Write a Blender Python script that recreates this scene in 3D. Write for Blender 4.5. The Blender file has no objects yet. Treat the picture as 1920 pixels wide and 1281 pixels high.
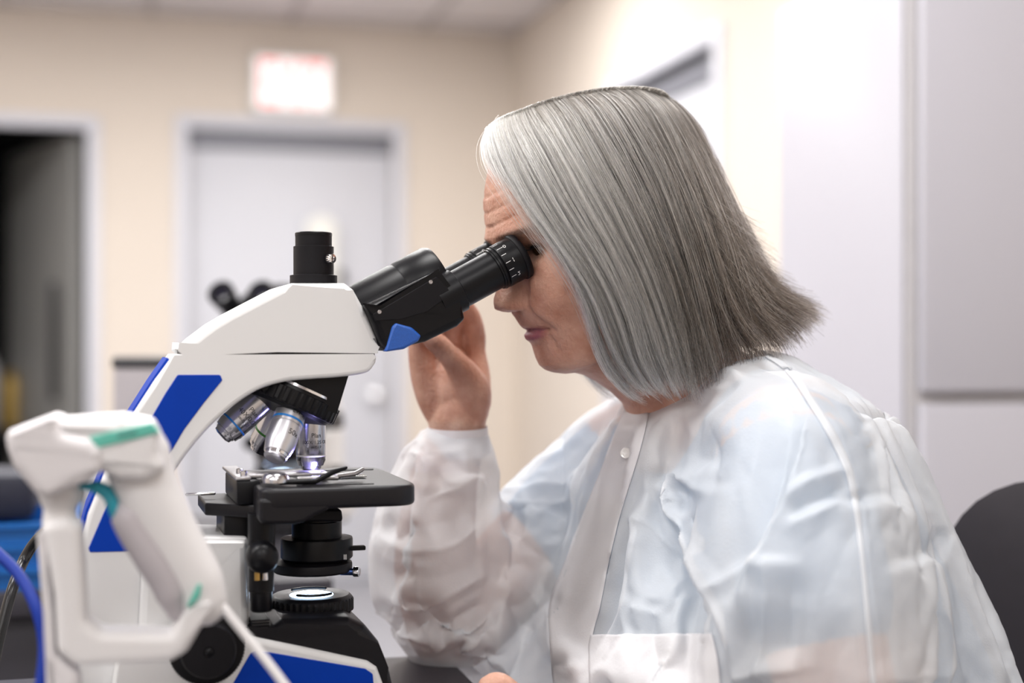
import bpy, bmesh, math, random
import numpy as np
from mathutils import Vector, Matrix, noise as mnoise
from mathutils.geometry import tessellate_polygon

random.seed(7); RNG = np.random.default_rng(7)
SC = bpy.context.scene
COL = SC.collection
R = math.radians
PI = math.pi

# ------------------------------------------------------------------ camera
CAMZ = 1.10
FPX = 2667.0                      # focal length in pixels of the 1920 wide frame
CX, CY = 960.0, 640.5
cam_d = bpy.data.cameras.new('camera')
cam_d.sensor_width = 36.0
cam_d.lens = FPX / 1920 * 36.0
cam_d.clip_start = 0.05
cam_d.dof.use_dof = True
cam_d.dof.focus_distance = 1.175
cam_d.dof.aperture_fstop = 2.3
cam_d.dof.aperture_blades = 0
cam = bpy.data.objects.new('camera', cam_d); COL.objects.link(cam)
cam.location = (0, 0, CAMZ); cam.rotation_euler = (PI/2, 0, 0)
SC.camera = cam

# ------------------------------------------------------------------ world, exposure
w = bpy.data.worlds.new('world'); SC.world = w
w.use_nodes = True
w.node_tree.nodes['Background'].inputs[0].default_value = (0.9, 0.92, 1.0, 1)
w.node_tree.nodes['Background'].inputs[1].default_value = 0.3
SC.view_settings.view_transform = 'Standard'
SC.view_settings.look = 'None'
SC.view_settings.gamma = 1.0
SC.view_settings.use_curve_mapping = False
SC.view_settings.exposure = 0.0
SC.cycles.max_bounces = 7; SC.cycles.diffuse_bounces = 4; SC.cycles.glossy_bounces = 3; SC.cycles.transmission_bounces = 5; SC.cycles.transparent_max_bounces = 8
SC.cycles.adaptive_threshold = 0.02; SC.cycles.caustics_reflective = False; SC.cycles.caustics_refractive = False

# ------------------------------------------------------------------ frames
BENCH_Z = CAMZ - 0.30
class Frame:
    """a thing's own upright frame: x forward, y across (away from the viewer), z up"""
    def __init__(s, origin, deg):
        s.o = np.array(origin, float); s.deg = deg
        a = R(deg); s.ux = np.array([math.cos(a), math.sin(a), 0.]); s.uy = np.array([-math.sin(a), math.cos(a), 0.])
    def px(s, x, y, c=0.0):
        d = np.array([(x-CX)/FPX, 1.0, (CY-y)/FPX]); cp = np.array([0, 0, CAMZ])
        t = (c + np.dot(s.o-cp, s.uy)) / np.dot(d, s.uy)
        r = cp + t*d - s.o
        return np.array([np.dot(r, s.ux), c, r[2]])
    def xz(s, pts, c=0.0):
        return [(lambda v: (v[0], v[2]))(s.px(p[0], p[1], c)) for p in pts]
    def world(s, v):
        v = np.asarray(v, float)
        return s.o + v[..., :1]*s.ux + v[..., 1:2]*s.uy + v[..., 2:3]*np.array([0, 0, 1.])
    def to_px(s, v):
        p = s.world(v) - np.array([0, 0, CAMZ])
        return np.stack([CX + FPX*p[..., 0]/p[..., 1], CY - FPX*p[..., 2]/p[..., 1]], -1)

MF = Frame(((588-CX)/FPX*1.17, 1.17, BENCH_Z), 17.0)     # microscope and person

# ------------------------------------------------------------------ materials
MATS = {}
def mat(name, col, rough=0.5, metal=0.0, var=0.06, scale=30, bump=0.0, bscale=200, emit=None, estr=0, coat=0, sss=0, spec=0.5, trans=0, alpha=1):
    if name in MATS: return MATS[name]
    m = bpy.data.materials.new(name); m.use_nodes = True
    nt = m.node_tree; b = nt.nodes['Principled BSDF']
    b.inputs['Roughness'].default_value = rough
    b.inputs['Metallic'].default_value = metal
    b.inputs['Specular IOR Level'].default_value = spec
    if coat: b.inputs['Coat Weight'].default_value = coat
    if trans: b.inputs['Transmission Weight'].default_value = trans
    if alpha < 1: b.inputs['Alpha'].default_value = alpha
    if sss:
        b.inputs['Subsurface Weight'].default_value = sss
        b.inputs['Subsurface Radius'].default_value = (0.006, 0.0025, 0.0015)
        b.inputs['Subsurface Scale'].default_value = 1.0
    tc = nt.nodes.new('ShaderNodeTexCoord')
    n = nt.nodes.new('ShaderNodeTexNoise'); n.inputs['Scale'].default_value = scale; n.inputs['Detail'].default_value = 3
    nt.links.new(tc.outputs['Object'], n.inputs['Vector'])
    mx = nt.nodes.new('ShaderNodeMix'); mx.data_type = 'RGBA'
    mx.inputs[6].default_value = (*[c*(1-var) for c in col], 1)
    mx.inputs[7].default_value = (*[min(1, c*(1+var)) for c in col], 1)
    nt.links.new(n.outputs['Fac'], mx.inputs[0])
    nt.links.new(mx.outputs[2], b.inputs['Base Color'])
    if bump:
        n2 = nt.nodes.new('ShaderNodeTexNoise'); n2.inputs['Scale'].default_value = bscale; n2.inputs['Detail'].default_value = 2
        nt.links.new(tc.outputs['Object'], n2.inputs['Vector'])
        bp = nt.nodes.new('ShaderNodeBump'); bp.inputs['Strength'].default_value = bump; bp.inputs['Distance'].default_value = 0.001
        nt.links.new(n2.outputs['Fac'], bp.inputs['Height']); nt.links.new(bp.outputs[0], b.inputs['Normal'])
    if emit:
        b.inputs['Emission Color'].default_value = (*emit, 1); b.inputs['Emission Strength'].default_value = estr
    MATS[name] = m
    return m

# ------------------------------------------------------------------ mesh helpers
def link(o, parent=None):
    COL.objects.link(o)
    if parent is not None: o.parent = parent
    return o
def tag(o, label=None, cat=None, group=None, kind=None):
    if label: o['label'] = label
    if cat: o['category'] = cat
    if group: o['group'] = group
    if kind: o['kind'] = kind
    return o
def empty(name, frame=None, loc=(0, 0, 0), rz=0):
    o = bpy.data.objects.new(name, None); COL.objects.link(o)
    o.empty_display_size = 0.05
    if frame is not None:
        o.location = frame.o; o.rotation_euler = (0, 0, R(frame.deg))
    else:
        o.location = loc; o.rotation_euler = (0, 0, rz)
    return o
def mobj(name, V, F, m, parent=None, smooth=True, sharp=40, flat_axis=None):
    me = bpy.data.meshes.new(name)
    me.from_pydata([tuple(map(float, v)) for v in V], [], [tuple(f) for f in F])
    me.validate(); 
    bm = bmesh.new(); bm.from_mesh(me); bmesh.ops.recalc_face_normals(bm, faces=bm.faces); bm.to_mesh(me); bm.free()
    if m is not None:
        for k in (m if isinstance(m, (list, tuple)) else [m]): me.materials.append(k)
    if smooth:
        me.shade_smooth()
        if sharp: me.set_sharp_from_angle(angle=R(sharp))
        for p in me.polygons:
            if len(p.vertices) > 8 or (flat_axis is not None and abs(p.normal[flat_axis]) > 0.9999): p.use_smooth = False
    return link(bpy.data.objects.new(name, me), parent)

class MB:
    """collects shapes into one mesh"""
    def __init__(s): s.V = []; s.F = []
    def add(s, V, F):
        k = len(s.V); s.V += [tuple(v) for v in V]; s.F += [tuple(i+k for i in f) for f in F]; return s
    def build(s, name, m, parent=None, **kw): return mobj(name, s.V, s.F, m, parent, **kw)

def box_g(x0, x1, y0, y1, z0, z1, b=0.0):
    """box with chamfered edges"""
    if b <= 0:
        V = [(x, y, z) for x in (x0, x1) for y in (y0, y1) for z in (z0, z1)]
        F = [(0,1,3,2), (4,6,7,5), (0,4,5,1), (2,3,7,6), (0,2,6,4), (1,5,7,3)]
        return V, F
    bm = bmesh.new(); bmesh.ops.create_cube(bm, size=1)
    for v in bm.verts:
        v.co = Vector(((x0+x1)/2+v.co.x*(x1-x0), (y0+y1)/2+v.co.y*(y1-y0), (z0+z1)/2+v.co.z*(z1-z0)))
    bmesh.ops.bevel(bm, geom=bm.edges[:], offset=b, segments=2, affect='EDGES', profile=0.5)
    bm.verts.index_update()
    V = [tuple(v.co) for v in bm.verts]; F = [tuple(v.index for v in f.verts) for f in bm.faces]; bm.free()
    return V, F
def box(name, x0, x1, y0, y1, z0, z1, m, parent=None, b=0.002, **kw):
    V, F = box_g(x0, x1, y0, y1, z0, z1, b); return mobj(name, V, F, m, parent, **kw)

def fillet(poly, r=None, n=5):
    """round the corners of a closed 2D polygon; points are (x, y) or (x, y, r)"""
    P = [np.array(p[:2], float) for p in poly]; out = []
    for i, p in enumerate(P):
        rr = poly[i][2] if len(poly[i]) > 2 else (r or 0)
        a = P[i-1]-p; b = P[(i+1) % len(P)]-p
        la, lb = np.linalg.norm(a), np.linalg.norm(b); a = a/la; b = b/lb
        cosang = np.clip(np.dot(a, b), -1, 1); ang = math.acos(cosang)
        if rr <= 0 or ang > PI-0.05: out.append(p); continue
        d = min(rr/math.tan(ang/2), la*0.48, lb*0.48)
        s, e = p+a*d, p+b*d
        for k in range(n+1):
            t = k/n; out.append((1-t)**2*s + 2*t*(1-t)*p + t*t*e)
    return [tuple(q) for q in out]
def crom(pts, n=6, closed=False):
    """Catmull-Rom through points of any dimension"""
    P = np.array(pts, float); N = len(P); out = []
    for i in range(N if closed else N-1):
        p1, p2 = P[i], P[(i+1) % N]
        p0 = P[i-1] if (closed or i > 0) else 2*p1-p2
        p3 = P[(i+2) % N] if (closed or i+2 < N) else 2*p2-p1
        for k in range(n):
            t = k/n
            out.append(0.5*((2*p1)+(-p0+p2)*t+(2*p0-5*p1+4*p2-p3)*t*t+(-p0+3*p1-3*p2+p3)*t**3))
    if not closed: out.append(P[-1])
    return np.array(out)
def inset2(P, d, steps=8):
    """move a closed outline inwards, letting tight corners collapse instead of folding over"""
    P = np.array(P, float); n = len(P)
    area = np.sum(P[:, 0]*np.roll(P[:, 1], -1)-np.roll(P[:, 0], -1)*P[:, 1]); sg = 1 if area > 0 else -1
    E0 = np.roll(P, -1, 0)-P; eps = 2e-6
    for _ in range(steps):
        e = np.roll(P, -1, 0)-P; l = np.linalg.norm(e, axis=1)
        ok = l > eps
        nn = np.stack([-e[:, 1], e[:, 0]], 1); nn[ok] /= l[ok][:, None]
        idx = np.where(ok)[0]
        nxt = idx[np.searchsorted(idx, np.arange(n)) % len(idx)]              # first good edge from i on
        prv = idx[(np.searchsorted(idx, np.arange(n), side='left')-1) % len(idx)]   # last good edge before i
        na, nb = nn[prv], nn[nxt]
        m = na+nb; lm = np.linalg.norm(m, axis=1)[:, None]+1e-9; m /= lm
        c = np.clip(np.sum(m*na, 1), 0.35, 1)[:, None]
        P = P + sg*m/c*(d/steps)
        for _k in range(12):
            e = np.roll(P, -1, 0)-P; bad = np.where(np.sum(e*E0, 1) < 0)[0]
            if not len(bad): break
            for b in bad:
                q = (P[b]+P[(b+1) % n])/2; P[b] = q; P[(b+1) % n] = q
    return P
def rext_g(prof, y0, y1, r=0.003, seg=3, both=True):
    """rounded extrusion of an x-z profile from y0 to y1"""
    prof = np.array(prof, float)
    prof = prof[np.linalg.norm(prof-np.roll(prof, 1, 0), axis=1) > 5e-5]; n = len(prof)
    lay = []
    for k in range(seg+1):
        t = k/seg*PI/2; lay.append((y0+r*(1-math.sin(t)), r*(1-math.cos(PI/2-t)) if False else r*(1-math.sin(t))))
    # recompute: at t=0 outer face, inset r ; at end full profile
    lay = [(y0+r*(1-math.cos(k/seg*PI/2)), r*(1-math.sin(k/seg*PI/2))) for k in range(seg+1)]
    if both: lay2 = [(y1-r*(1-math.cos(k/seg*PI/2)), r*(1-math.sin(k/seg*PI/2))) for k in range(seg, -1, -1)]
    else: lay2 = [(y1, 0)]
    V = []; F = []
    L = lay+lay2
    for (y, ins) in L:
        q = inset2(prof, ins) if ins > 1e-7 else prof
        V += [(p[0], y, p[1]) for p in q]
    for k in range(len(L)-1):
        for i in range(n):
            j = (i+1) % n; F.append((k*n+i, k*n+j, (k+1)*n+j, (k+1)*n+i))
    tri = tessellate_polygon([[Vector((p[0], p[1], 0)) for p in prof]])
    k0 = (len(L)-1)*n
    F += [tuple(t) for t in tri] + [(k0+t[2], k0+t[1], k0+t[0]) for t in tri]
    return V, F
def rext(name, prof, y0, y1, m, parent=None, r=0.003, seg=3, **kw):
    V, F = rext_g(prof, y0, y1, r, seg); return mobj(name, V, F, m, parent, flat_axis=1, **kw)

def basis(axis):
    a = np.array(axis, float); a /= np.linalg.norm(a)
    h = np.array([0, 0, 1.]) if abs(a[2]) < 0.9 else np.array([1., 0, 0])
    e1 = np.cross(h, a); e1 /= np.linalg.norm(e1); e2 = np.cross(a, e1)
    return a, e1, e2
def lathe_g(prof, o=(0,0,0), axis=(0,0,1), seg=48, teeth=0, amp=0.0, tooth_rows=None):
    a, e1, e2 = basis(axis); o = np.array(o, float); V = []; F = []
    for k, (r, h) in enumerate(prof):
        for i in range(seg):
            t = 2*PI*i/seg; rr = r
            if teeth and (tooth_rows is None or k in tooth_rows):
                ph = (i*teeth/seg) % 1.0
                rr = r - (amp if ph < 0.28 else 0)
            V.append(o + a*h + rr*(math.cos(t)*e1+math.sin(t)*e2))
    n = len(prof)
    for k in range(n-1):
        for i in range(seg):
            j = (i+1) % seg; F.append((k*seg+i, k*seg+j, (k+1)*seg+j, (k+1)*seg+i))
    if prof[0][0] > 1e-6: F.append(tuple(range(seg-1, -1, -1)))
    if prof[-1][0] > 1e-6: F.append(tuple((n-1)*seg+i for i in range(seg)))
    return V, F
def lathe(name, prof, m, parent=None, o=(0,0,0), axis=(0,0,1), seg=48, teeth=0, amp=0.0, tooth_rows=None, **kw):
    V, F = lathe_g(prof, o, axis, seg, teeth, amp, tooth_rows); return mobj(name, V, F, m, parent, **kw)
def tube_g(pts, rad, seg=16, cap=True, squash=None):
    P = np.array(pts, float); n = len(P); rad = np.full(n, rad) if np.isscalar(rad) else np.array(rad, float)
    V = []; F = []; T = np.gradient(P, axis=0); T /= np.linalg.norm(T, axis=1)[:, None]+1e-12
    _, e1, e2 = basis(T[0])
    rings = []
    def ring(c, e1, e2, r, s=1.0):
        return [c + r*s*(math.cos(2*PI*i/seg)*e1 + (squash or 1.0)*math.sin(2*PI*i/seg)*e2) for i in range(seg)]
    fr = []
    for k in range(n):
        e1 = e1-np.dot(e1, T[k])*T[k]; e1 /= np.linalg.norm(e1); e2 = np.cross(T[k], e1); fr.append((e1.copy(), e2.copy()))
    if cap:
        for t in (85, 60, 30):
            rings.append(ring(P[0]-T[0]*rad[0]*math.sin(R(t)), *fr[0], rad[0], math.cos(R(t))))
    for k in range(n): rings.append(ring(P[k], *fr[k], rad[k]))
    if cap:
        for t in (30, 60, 85):
            rings.append(ring(P[-1]+T[-1]*rad[-1]*math.sin(R(t)), *fr[-1], rad[-1], math.cos(R(t))))
    for r_ in rings: V += r_
    for k in range(len(rings)-1):
        for i in range(seg):
            j = (i+1) % seg; F.append((k*seg+i, k*seg+j, (k+1)*seg+j, (k+1)*seg+i))
    F.append(tuple(range(seg-1, -1, -1))); F.append(tuple((len(rings)-1)*seg+i for i in range(seg)))
    return V, F
def tube(name, pts, rad, m, parent=None, seg=16, cap=True, squash=None, **kw):
    V, F = tube_g(pts, rad, seg, cap, squash); return mobj(name, V, F, m, parent, **kw)

def text_g(s, size, align='CENTER'):
    cu = bpy.data.curves.new('lettering', 'FONT'); cu.body = s; cu.size = size; cu.align_x = align; cu.align_y = 'CENTER'; cu.resolution_u = 3
    o = bpy.data.objects.new('lettering', cu); COL.objects.link(o)
    dg = bpy.context.evaluated_depsgraph_get(); me = bpy.data.meshes.new_from_object(o.evaluated_get(dg))
    V = [tuple(v.co) for v in me.vertices]; F = [tuple(p.vertices) for p in me.polygons]
    bpy.data.objects.remove(o); bpy.data.curves.remove(cu); bpy.data.meshes.remove(me)
    return V, F

def remeshed(V, F, voxel, smooth_iter=4, subdiv=0, smooth_fac=0.5):
    """one continuous surface from overlapping closed shapes"""
    me = bpy.data.meshes.new('tmp'); me.from_pydata([tuple(map(float, v)) for v in V], [], F)
    bm = bmesh.new(); bm.from_mesh(me); bmesh.ops.recalc_face_normals(bm, faces=bm.faces); bm.to_mesh(me); bm.free()
    o = bpy.data.objects.new('tmp', me); COL.objects.link(o)
    md = o.modifiers.new('r', 'REMESH'); md.mode = 'VOXEL'; md.voxel_size = voxel
    if smooth_iter:
        ms = o.modifiers.new('s', 'SMOOTH'); ms.factor = smooth_fac; ms.iterations = smooth_iter
    if subdiv:
        sd = o.modifiers.new('d', 'SUBSURF'); sd.levels = subdiv; sd.render_levels = subdiv
    dg = bpy.context.evaluated_depsgraph_get(); e = o.evaluated_get(dg)
    m2 = bpy.data.meshes.new_from_object(e)
    bpy.data.objects.remove(o); bpy.data.meshes.remove(me)
    return m2
def mesh_np(me):
    co = np.empty(len(me.vertices)*3); me.vertices.foreach_get('co', co)
    no = np.empty(len(me.vertices)*3); me.vertices.foreach_get('normal', no)
    return co.reshape(-1, 3), no.reshape(-1, 3)
# ------------------------------------------------------------------ room shell
KX, KY, RDEG = 0.0125, 6.7, 15.0
ROOM = Frame((KX, KY, 0.0), RDEG)          # x along the back wall to the right, y away; corner at 0,0
CEIL = 2.545
def back(px, py):                           # point of the back wall seen at a pixel
    v = ROOM.px(px, py, 0.0); return v[0], v[2]
def right(px, py):                          # point of the right wall seen at a pixel
    d = np.array([(px-CX)/FPX, 1, (CY-py)/FPX]); cp = np.array([0, 0, CAMZ])
    t = np.dot(ROOM.o-cp, ROOM.ux)/np.dot(d, ROOM.ux); r = cp+t*d-ROOM.o
    return np.dot(r, ROOM.uy), r[2]
def room_box(name, x0, x1, y0, y1, z0, z1, m, parent=None, b=0.0, kind='structure'):
    o = box(name, x0, x1, y0, y1, z0, z1, m, parent, b=b, smooth=b > 0)
    if parent is None:
        o.location = ROOM.o; o.rotation_euler = (0, 0, R(RDEG))
        if kind: o['kind'] = kind
    return o
m_wall = mat('beige_paint', (0.73, 0.655, 0.575), 0.75, var=0.02, scale=4, bump=0.06, bscale=300)
m_ceil = mat('ceiling_tile', (0.72, 0.68, 0.68), 0.9, var=0.04, scale=60, bump=0.2, bscale=120)
m_floor = mat('grey_vinyl_floor', (0.33, 0.33, 0.36), 0.35, var=0.08, scale=25)
m_frame = mat('painted_frame', (0.66, 0.67, 0.73), 0.45, var=0.02)
m_door = mat('painted_door', (0.62, 0.63, 0.68), 0.5, var=0.02, scale=6)
m_head = mat('dark_bar_grey', (0.23, 0.235, 0.27), 0.5, var=0.03)
m_dark = mat('unlit_room_black', (0.012, 0.011, 0.013), 0.8, var=0.3, scale=5)  # the unlit room's darkness is put into near-black wall colour
m_tbar = mat('ceiling_bar', (0.45, 0.42, 0.41), 0.6)
m_base = mat('baseboard_vinyl', (0.12, 0.11, 0.11), 0.5)
LX, BY = -4.6, -10.4                          # room limits

room_box('floor', LX-.1, 1.6, BY-.1, 2.6, -0.1, 0.0, m_floor)
# back wall pieces around two doorways
dx0, _ = back(352, 600); dx1, _ = back(738, 600); _, dz1 = back(545, 246)
ox1, _ = back(163, 600); ox0 = ox1-1.05; _, oz1 = back(100, 240)
wall_b = MB()
for (a, b_, z0, z1) in ((LX, ox0, 0, CEIL), (ox0, ox1, oz1, CEIL), (ox1, dx0, 0, CEIL), (dx0, dx1, dz1, CEIL), (dx1, 0.12, 0, CEIL)):
    wall_b.add(*box_g(a, b_, 0, 0.12, z0, z1))
o = wall_b.build('wall_back', m_wall, smooth=False); o.location = ROOM.o; o.rotation_euler = (0, 0, R(RDEG)); o['kind'] = 'structure'
# right wall with one doorway
ry1, _ = right(1346, 300); ry0 = ry1; rz = right(1336, 84)[1]
ry_near, ry_far = ry1, ry1+0.98
wall_r = MB()
for (a, b_, z0, z1) in ((BY, ry_near, 0, CEIL), (ry_near, ry_far, rz, CEIL), (ry_far, 0.0, 0, CEIL)):
    wall_r.add(*box_g(0, 0.12, a, b_, z0, z1))
o = wall_r.build('wall_right', m_wall, smooth=False); o.location = ROOM.o; o.rotation_euler = (0, 0, R(RDEG)); o['kind'] = 'structure'
room_box('wall_left', LX-.1, LX, BY, 0.12, 0, CEIL, m_wall)
room_box('wall_front', LX-.1, 0.12, BY-.1, BY, 0, CEIL, m_wall)
room_box('baseboard_back', dx1+0.06, -0.002, -0.012, -0.001, 0, 0.1, m_base)
room_box('baseboard_right', -0.012, -0.001, -2.3, -0.02, 0, 0.1, m_base) if False else None

# ceiling: slab, grid bars and tiles
ce = room_box('ceiling', LX-.1, 0.12, BY-.1, 0.12, CEIL+.02, CEIL+.1, m_tbar)
tile_me = None
def child(o): o['kind'] = 'structure'; return o
TX, TY = 0.61, 0.61
lights = []
ntx = 7; nty = 17
LIT = {(1,2),(1,5),(1,8),(3,2),(3,5),(3,8),(5,2),(5,5),(5,8),(0,5),(0,2),(1,11),(3,11),(5,11),(1,14),(3,14),(5,14)}  # all out of view; rows behind the camera added to light camera-facing sides
bars = MB()
for i in range(ntx+1): bars.add(*box_g(-i*TX-0.44-0.012, -i*TX-0.44+0.012, BY, 0, CEIL-0.004, CEIL+0.006))
for j in range(nty+1): bars.add(*box_g(LX, 0, -j*TY-0.2-0.012, -j*TY-0.2+0.012, CEIL-0.0045, CEIL+0.0055))
bars.build('trim_ceiling_grid', m_tbar, ce, smooth=False)
def tile_mesh(wx, wy):
    me = bpy.data.meshes.new('ceiling_tile'); V, F = box_g(0, wx, 0, wy, 0, 0.015); me.from_pydata(V, [], F); me.materials.append(m_ceil); return me
tm_full = tile_mesh(TX-0.026, TY-0.026)
for i in range(ntx):
    for j in range(nty-1):
        if (i, j) in LIT: continue
        t = bpy.data.objects.new('ceiling_tile', tm_full); link(t, ce)
        t.location = (-(i+1)*TX-0.44+0.013, -(j+1)*TY-0.2+0.013, CEIL+0.003)
# edge strips of cut tiles
st = MB(); st.add(*box_g(-0.44+.013, -0.003, BY, 0, CEIL+.003, CEIL+.018)); st.add(*box_g(LX, -0.44-.013, -0.2+.013, -0.003, CEIL+.003, CEIL+.018))
st.build('ceiling_tile', m_ceil, ce, smooth=False)
m_diff = mat('light_diffuser', (0.9, 0.9, 0.9), 0.6, emit=(1.0, 0.97, 0.94), estr=3.0)
m_fix = mat('fixture_white', (0.8, 0.8, 0.8), 0.4)
CEIL_W = 17.0
def ceiling_light(i, j, power):
    e = empty('ceiling_light', None); p = ROOM.world(np.array([-(i+.5)*TX-.44, -(j+.5)*TY-.2, CEIL-0.004])); e.location = p; e.rotation_euler = (0, 0, R(RDEG))
    fr = MB(); h = TX/2
    for (a, b_, c, d) in ((-h, h, -h, -h+.03), (-h, h, h-.03, h), (-h, -h+.03, -h+.03, h-.03), (h-.03, h, -h+.03, h-.03)): fr.add(*box_g(a, b_, c, d, -.006, .02))
    fr.build('fixture_frame', m_fix, e, smooth=False)
    box('diffuser', -h+.031, h-.031, -h+.031, h-.031, 0.0, .01, m_diff, e, b=0.001)
    ld = bpy.data.lights.new('ceiling_lamp', 'AREA'); ld.shape = 'SQUARE'; ld.size = TX-.08; ld.energy = power*(0.75 if j > 9 else 0.97); ld.color = (1.0, 0.985, 0.972)
    lo = bpy.data.objects.new('ceiling_lamp', ld); link(lo, e); lo.location = (0, 0, -0.012)
    return e
WORDS = ['first', 'second', 'third', 'fourth', 'fifth', 'sixth', 'seventh', 'eighth', 'ninth', 'tenth', 'eleventh']
for k, (i, j) in enumerate(sorted(LIT)):
    e = ceiling_light(i, j, CEIL_W)
    tag(e, 'unseen square recessed ceiling light panel with white diffuser above the lab', 'ceiling light', 'recessed ceiling light panels')

# door frames, dark top bars and doors
def door_set(n, x0, x1, z1, axis, hinge_dark=True, leaf=True):
    """frame proud of the wall, dark bar across the top, door leaf, along the back wall (axis 'x') or the right wall ('y')"""
    def bx(name, a, b_, d0, d1, z0, zz, m, parent=None, bev=0.004):
        return room_box(name, a, b_, d0, d1, z0, zz, m, parent, bev) if axis == 'x' else room_box(name, d0, d1, a, b_, z0, zz, m, parent, bev)
    root = empty('door_%d' % n, ROOM); root['kind'] = 'structure'
    f = MB(); fw = 0.055
    def g(a, b_, d0, d1, z0, zz): return box_g(a, b_, d0, d1, z0, zz, 0.004) if axis == 'x' else box_g(d0, d1, a, b_, z0, zz, 0.004)
    s0, s1 = (-0.022, 0.118)
    f.add(*g(x0-fw, x0, s0, s1, 0, z1+fw)); f.add(*g(x1, x1+fw, s0, s1, 0, z1+fw)); f.add(*g(x0, x1, s0, s1, z1, z1+fw))
    f.build('door_frame', m_frame, root)
    if leaf:
        V, F = g(x0+.003, x1-.003, 0.028, 0.11, z1-0.085, z1-.001); mobj('door_top_bar', V, F, m_head, root)  # plain dark grey bar across the top of the opening
        V, F = g(x0+.003, x1-.003, 0.045, 0.09, 0.008, z1-0.087); mobj('door_leaf', V, F, m_door, root)
    return root
d1 = door_set(1, dx0, dx1, dz1, 'x')
kx, kz = back(706, 745)
m_steel = mat('brushed_steel', (0.72, 0.72, 0.74), 0.3, 1.0, var=0.05)
lathe('door_knob', [(0.034, 0), (0.034, 0.006), (0.014, 0.012), (0.012, 0.03), (0.022, 0.038), (0.029, 0.05), (0.026, 0.064), (0.012, 0.071), (0, 0.072)], m_steel, d1, o=(kx, 0.045, kz), axis=(0, -1, 0), seg=32)
d2 = door_set(2, ry_near, ry_far, rz, 'y')
d3 = door_set(3, ox0, ox1, oz1, 'x', leaf=False)
# dark store room behind the open doorway, with the door swung inwards
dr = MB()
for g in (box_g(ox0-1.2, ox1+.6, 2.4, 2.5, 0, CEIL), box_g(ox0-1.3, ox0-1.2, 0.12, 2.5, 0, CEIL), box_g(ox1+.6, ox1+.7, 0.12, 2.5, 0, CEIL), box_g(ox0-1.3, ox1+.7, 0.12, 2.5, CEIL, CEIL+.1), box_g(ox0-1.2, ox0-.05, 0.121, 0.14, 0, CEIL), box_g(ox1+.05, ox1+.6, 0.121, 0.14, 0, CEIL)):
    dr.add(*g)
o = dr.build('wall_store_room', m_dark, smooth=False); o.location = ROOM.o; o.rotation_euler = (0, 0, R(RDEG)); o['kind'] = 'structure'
od = empty('door_4', ROOM); od['kind'] = 'structure'
od.location = ROOM.world(np.array([ox1-.02, 0.115, 0])); od.rotation_euler = (0, 0, R(RDEG+112))
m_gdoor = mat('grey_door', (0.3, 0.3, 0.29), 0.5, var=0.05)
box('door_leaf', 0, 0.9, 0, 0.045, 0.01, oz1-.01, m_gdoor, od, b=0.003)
tube('pull_handle', [(0.12, 0.09, 0.85), (0.12, 0.09, 1.35)], 0.016, mat('dark_metal', (0.03, 0.03, 0.035), 0.4, 0.6), od)

# exit sign
sx0, _ = back(472, 160); sx1, _ = back(622, 160); _, sz0 = back(548, 214); _, sz1 = back(548, 108)
es = empty('exit_sign', None, ROOM.world(np.array([(sx0+sx1)/2, 0, (sz0+sz1)/2])), R(RDEG))
tag(es, 'lit white exit sign with red letters above the grey door', 'sign')
hw, hh = (sx1-sx0)/2, (sz1-sz0)/2
box('sign_housing', -hw, hw, -0.055, -0.001, -hh, hh, mat('sign_white', (0.82, 0.82, 0.82), 0.4), es, b=0.006)
box('sign_face', -hw+.016, hw-.016, -0.058, -0.0551, -hh+.016, hh-.016, mat('sign_face', (0.9, 0.85, 0.85), 0.4, emit=(1.0, 0.93, 0.92), estr=0.75), es, b=0.0005)
V, F = text_g('EXIT', 0.2)
V = np.array(V); V[:, 0] *= (2*hw-.075)/(V[:, 0].max()-V[:, 0].min()); V[:, 1] *= (2*hh-.05)/(V[:, 1].max()-V[:, 1].min()); V[:, :2] -= (V[:, :2].max(0)+V[:, :2].min(0))/2
o = mobj('lettering', [(v[0], -0.0585, v[1]) for v in V], F, mat('sign_red', (0.8, 0.1, 0.1), 0.5, emit=(1.0, 0.42, 0.40), estr=0.75), es, smooth=False); o['label'] = 'red EXIT letters'

# tall cabinet close behind the person
CA = -0.70
def cab_y(px):
    d = np.array([(px-CX)/FPX, 1, 0]); cp = np.array([0, 0, CAMZ]); t = (CA+np.dot(ROOM.o-cp, ROOM.ux))/np.dot(d, ROOM.ux); r = cp+t*d-ROOM.o
    return np.dot(r, ROOM.uy), t
cy1, t1 = cab_y(1465); cy0, t0 = cab_y(1704)
cz = CAMZ+(CY-20)/FPX*t1
zs = CAMZ+(CY-746)/FPX*t0
tc_ = empty('tall_cabinet', ROOM); tc_.location = ROOM.world(np.array([CA, cy0, 0])); tag(tc_, 'tall pale lavender grey storage cabinet behind the person', 'cabinet')
m_cab = mat('cabinet_white', (0.55, 0.545, 0.605), 0.38, var=0.02, scale=3)
m_cabg = mat('cabinet_gap', (0.5, 0.485, 0.5), 0.5)
D = cy1-cy0; W = 0.62
box('body', 0, W, 0.0, D, 0.06, cz, m_cabg, tc_, b=0.003)
box('side_panel', -0.006, -0.0005, 0.01, D-.004, 0.07, cz-.004, m_cab, tc_, b=0.002)
box('plinth', 0.02, W-.02, 0.03, D-.02, 0.0, 0.06, m_base, tc_)
for (z0, z1) in ((0.08, zs-.009), (zs+.009, cz-.01)):
    dd = box('door', 0.012, W-.006, -0.02, -0.001, z0, z1, m_cab, tc_, b=0.003)
    tube('handle', [(W-.06, -.045, (z0+z1)/2-.07), (W-.06, -.045, (z0+z1)/2+.07)], .006, m_steel, dd)
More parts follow.
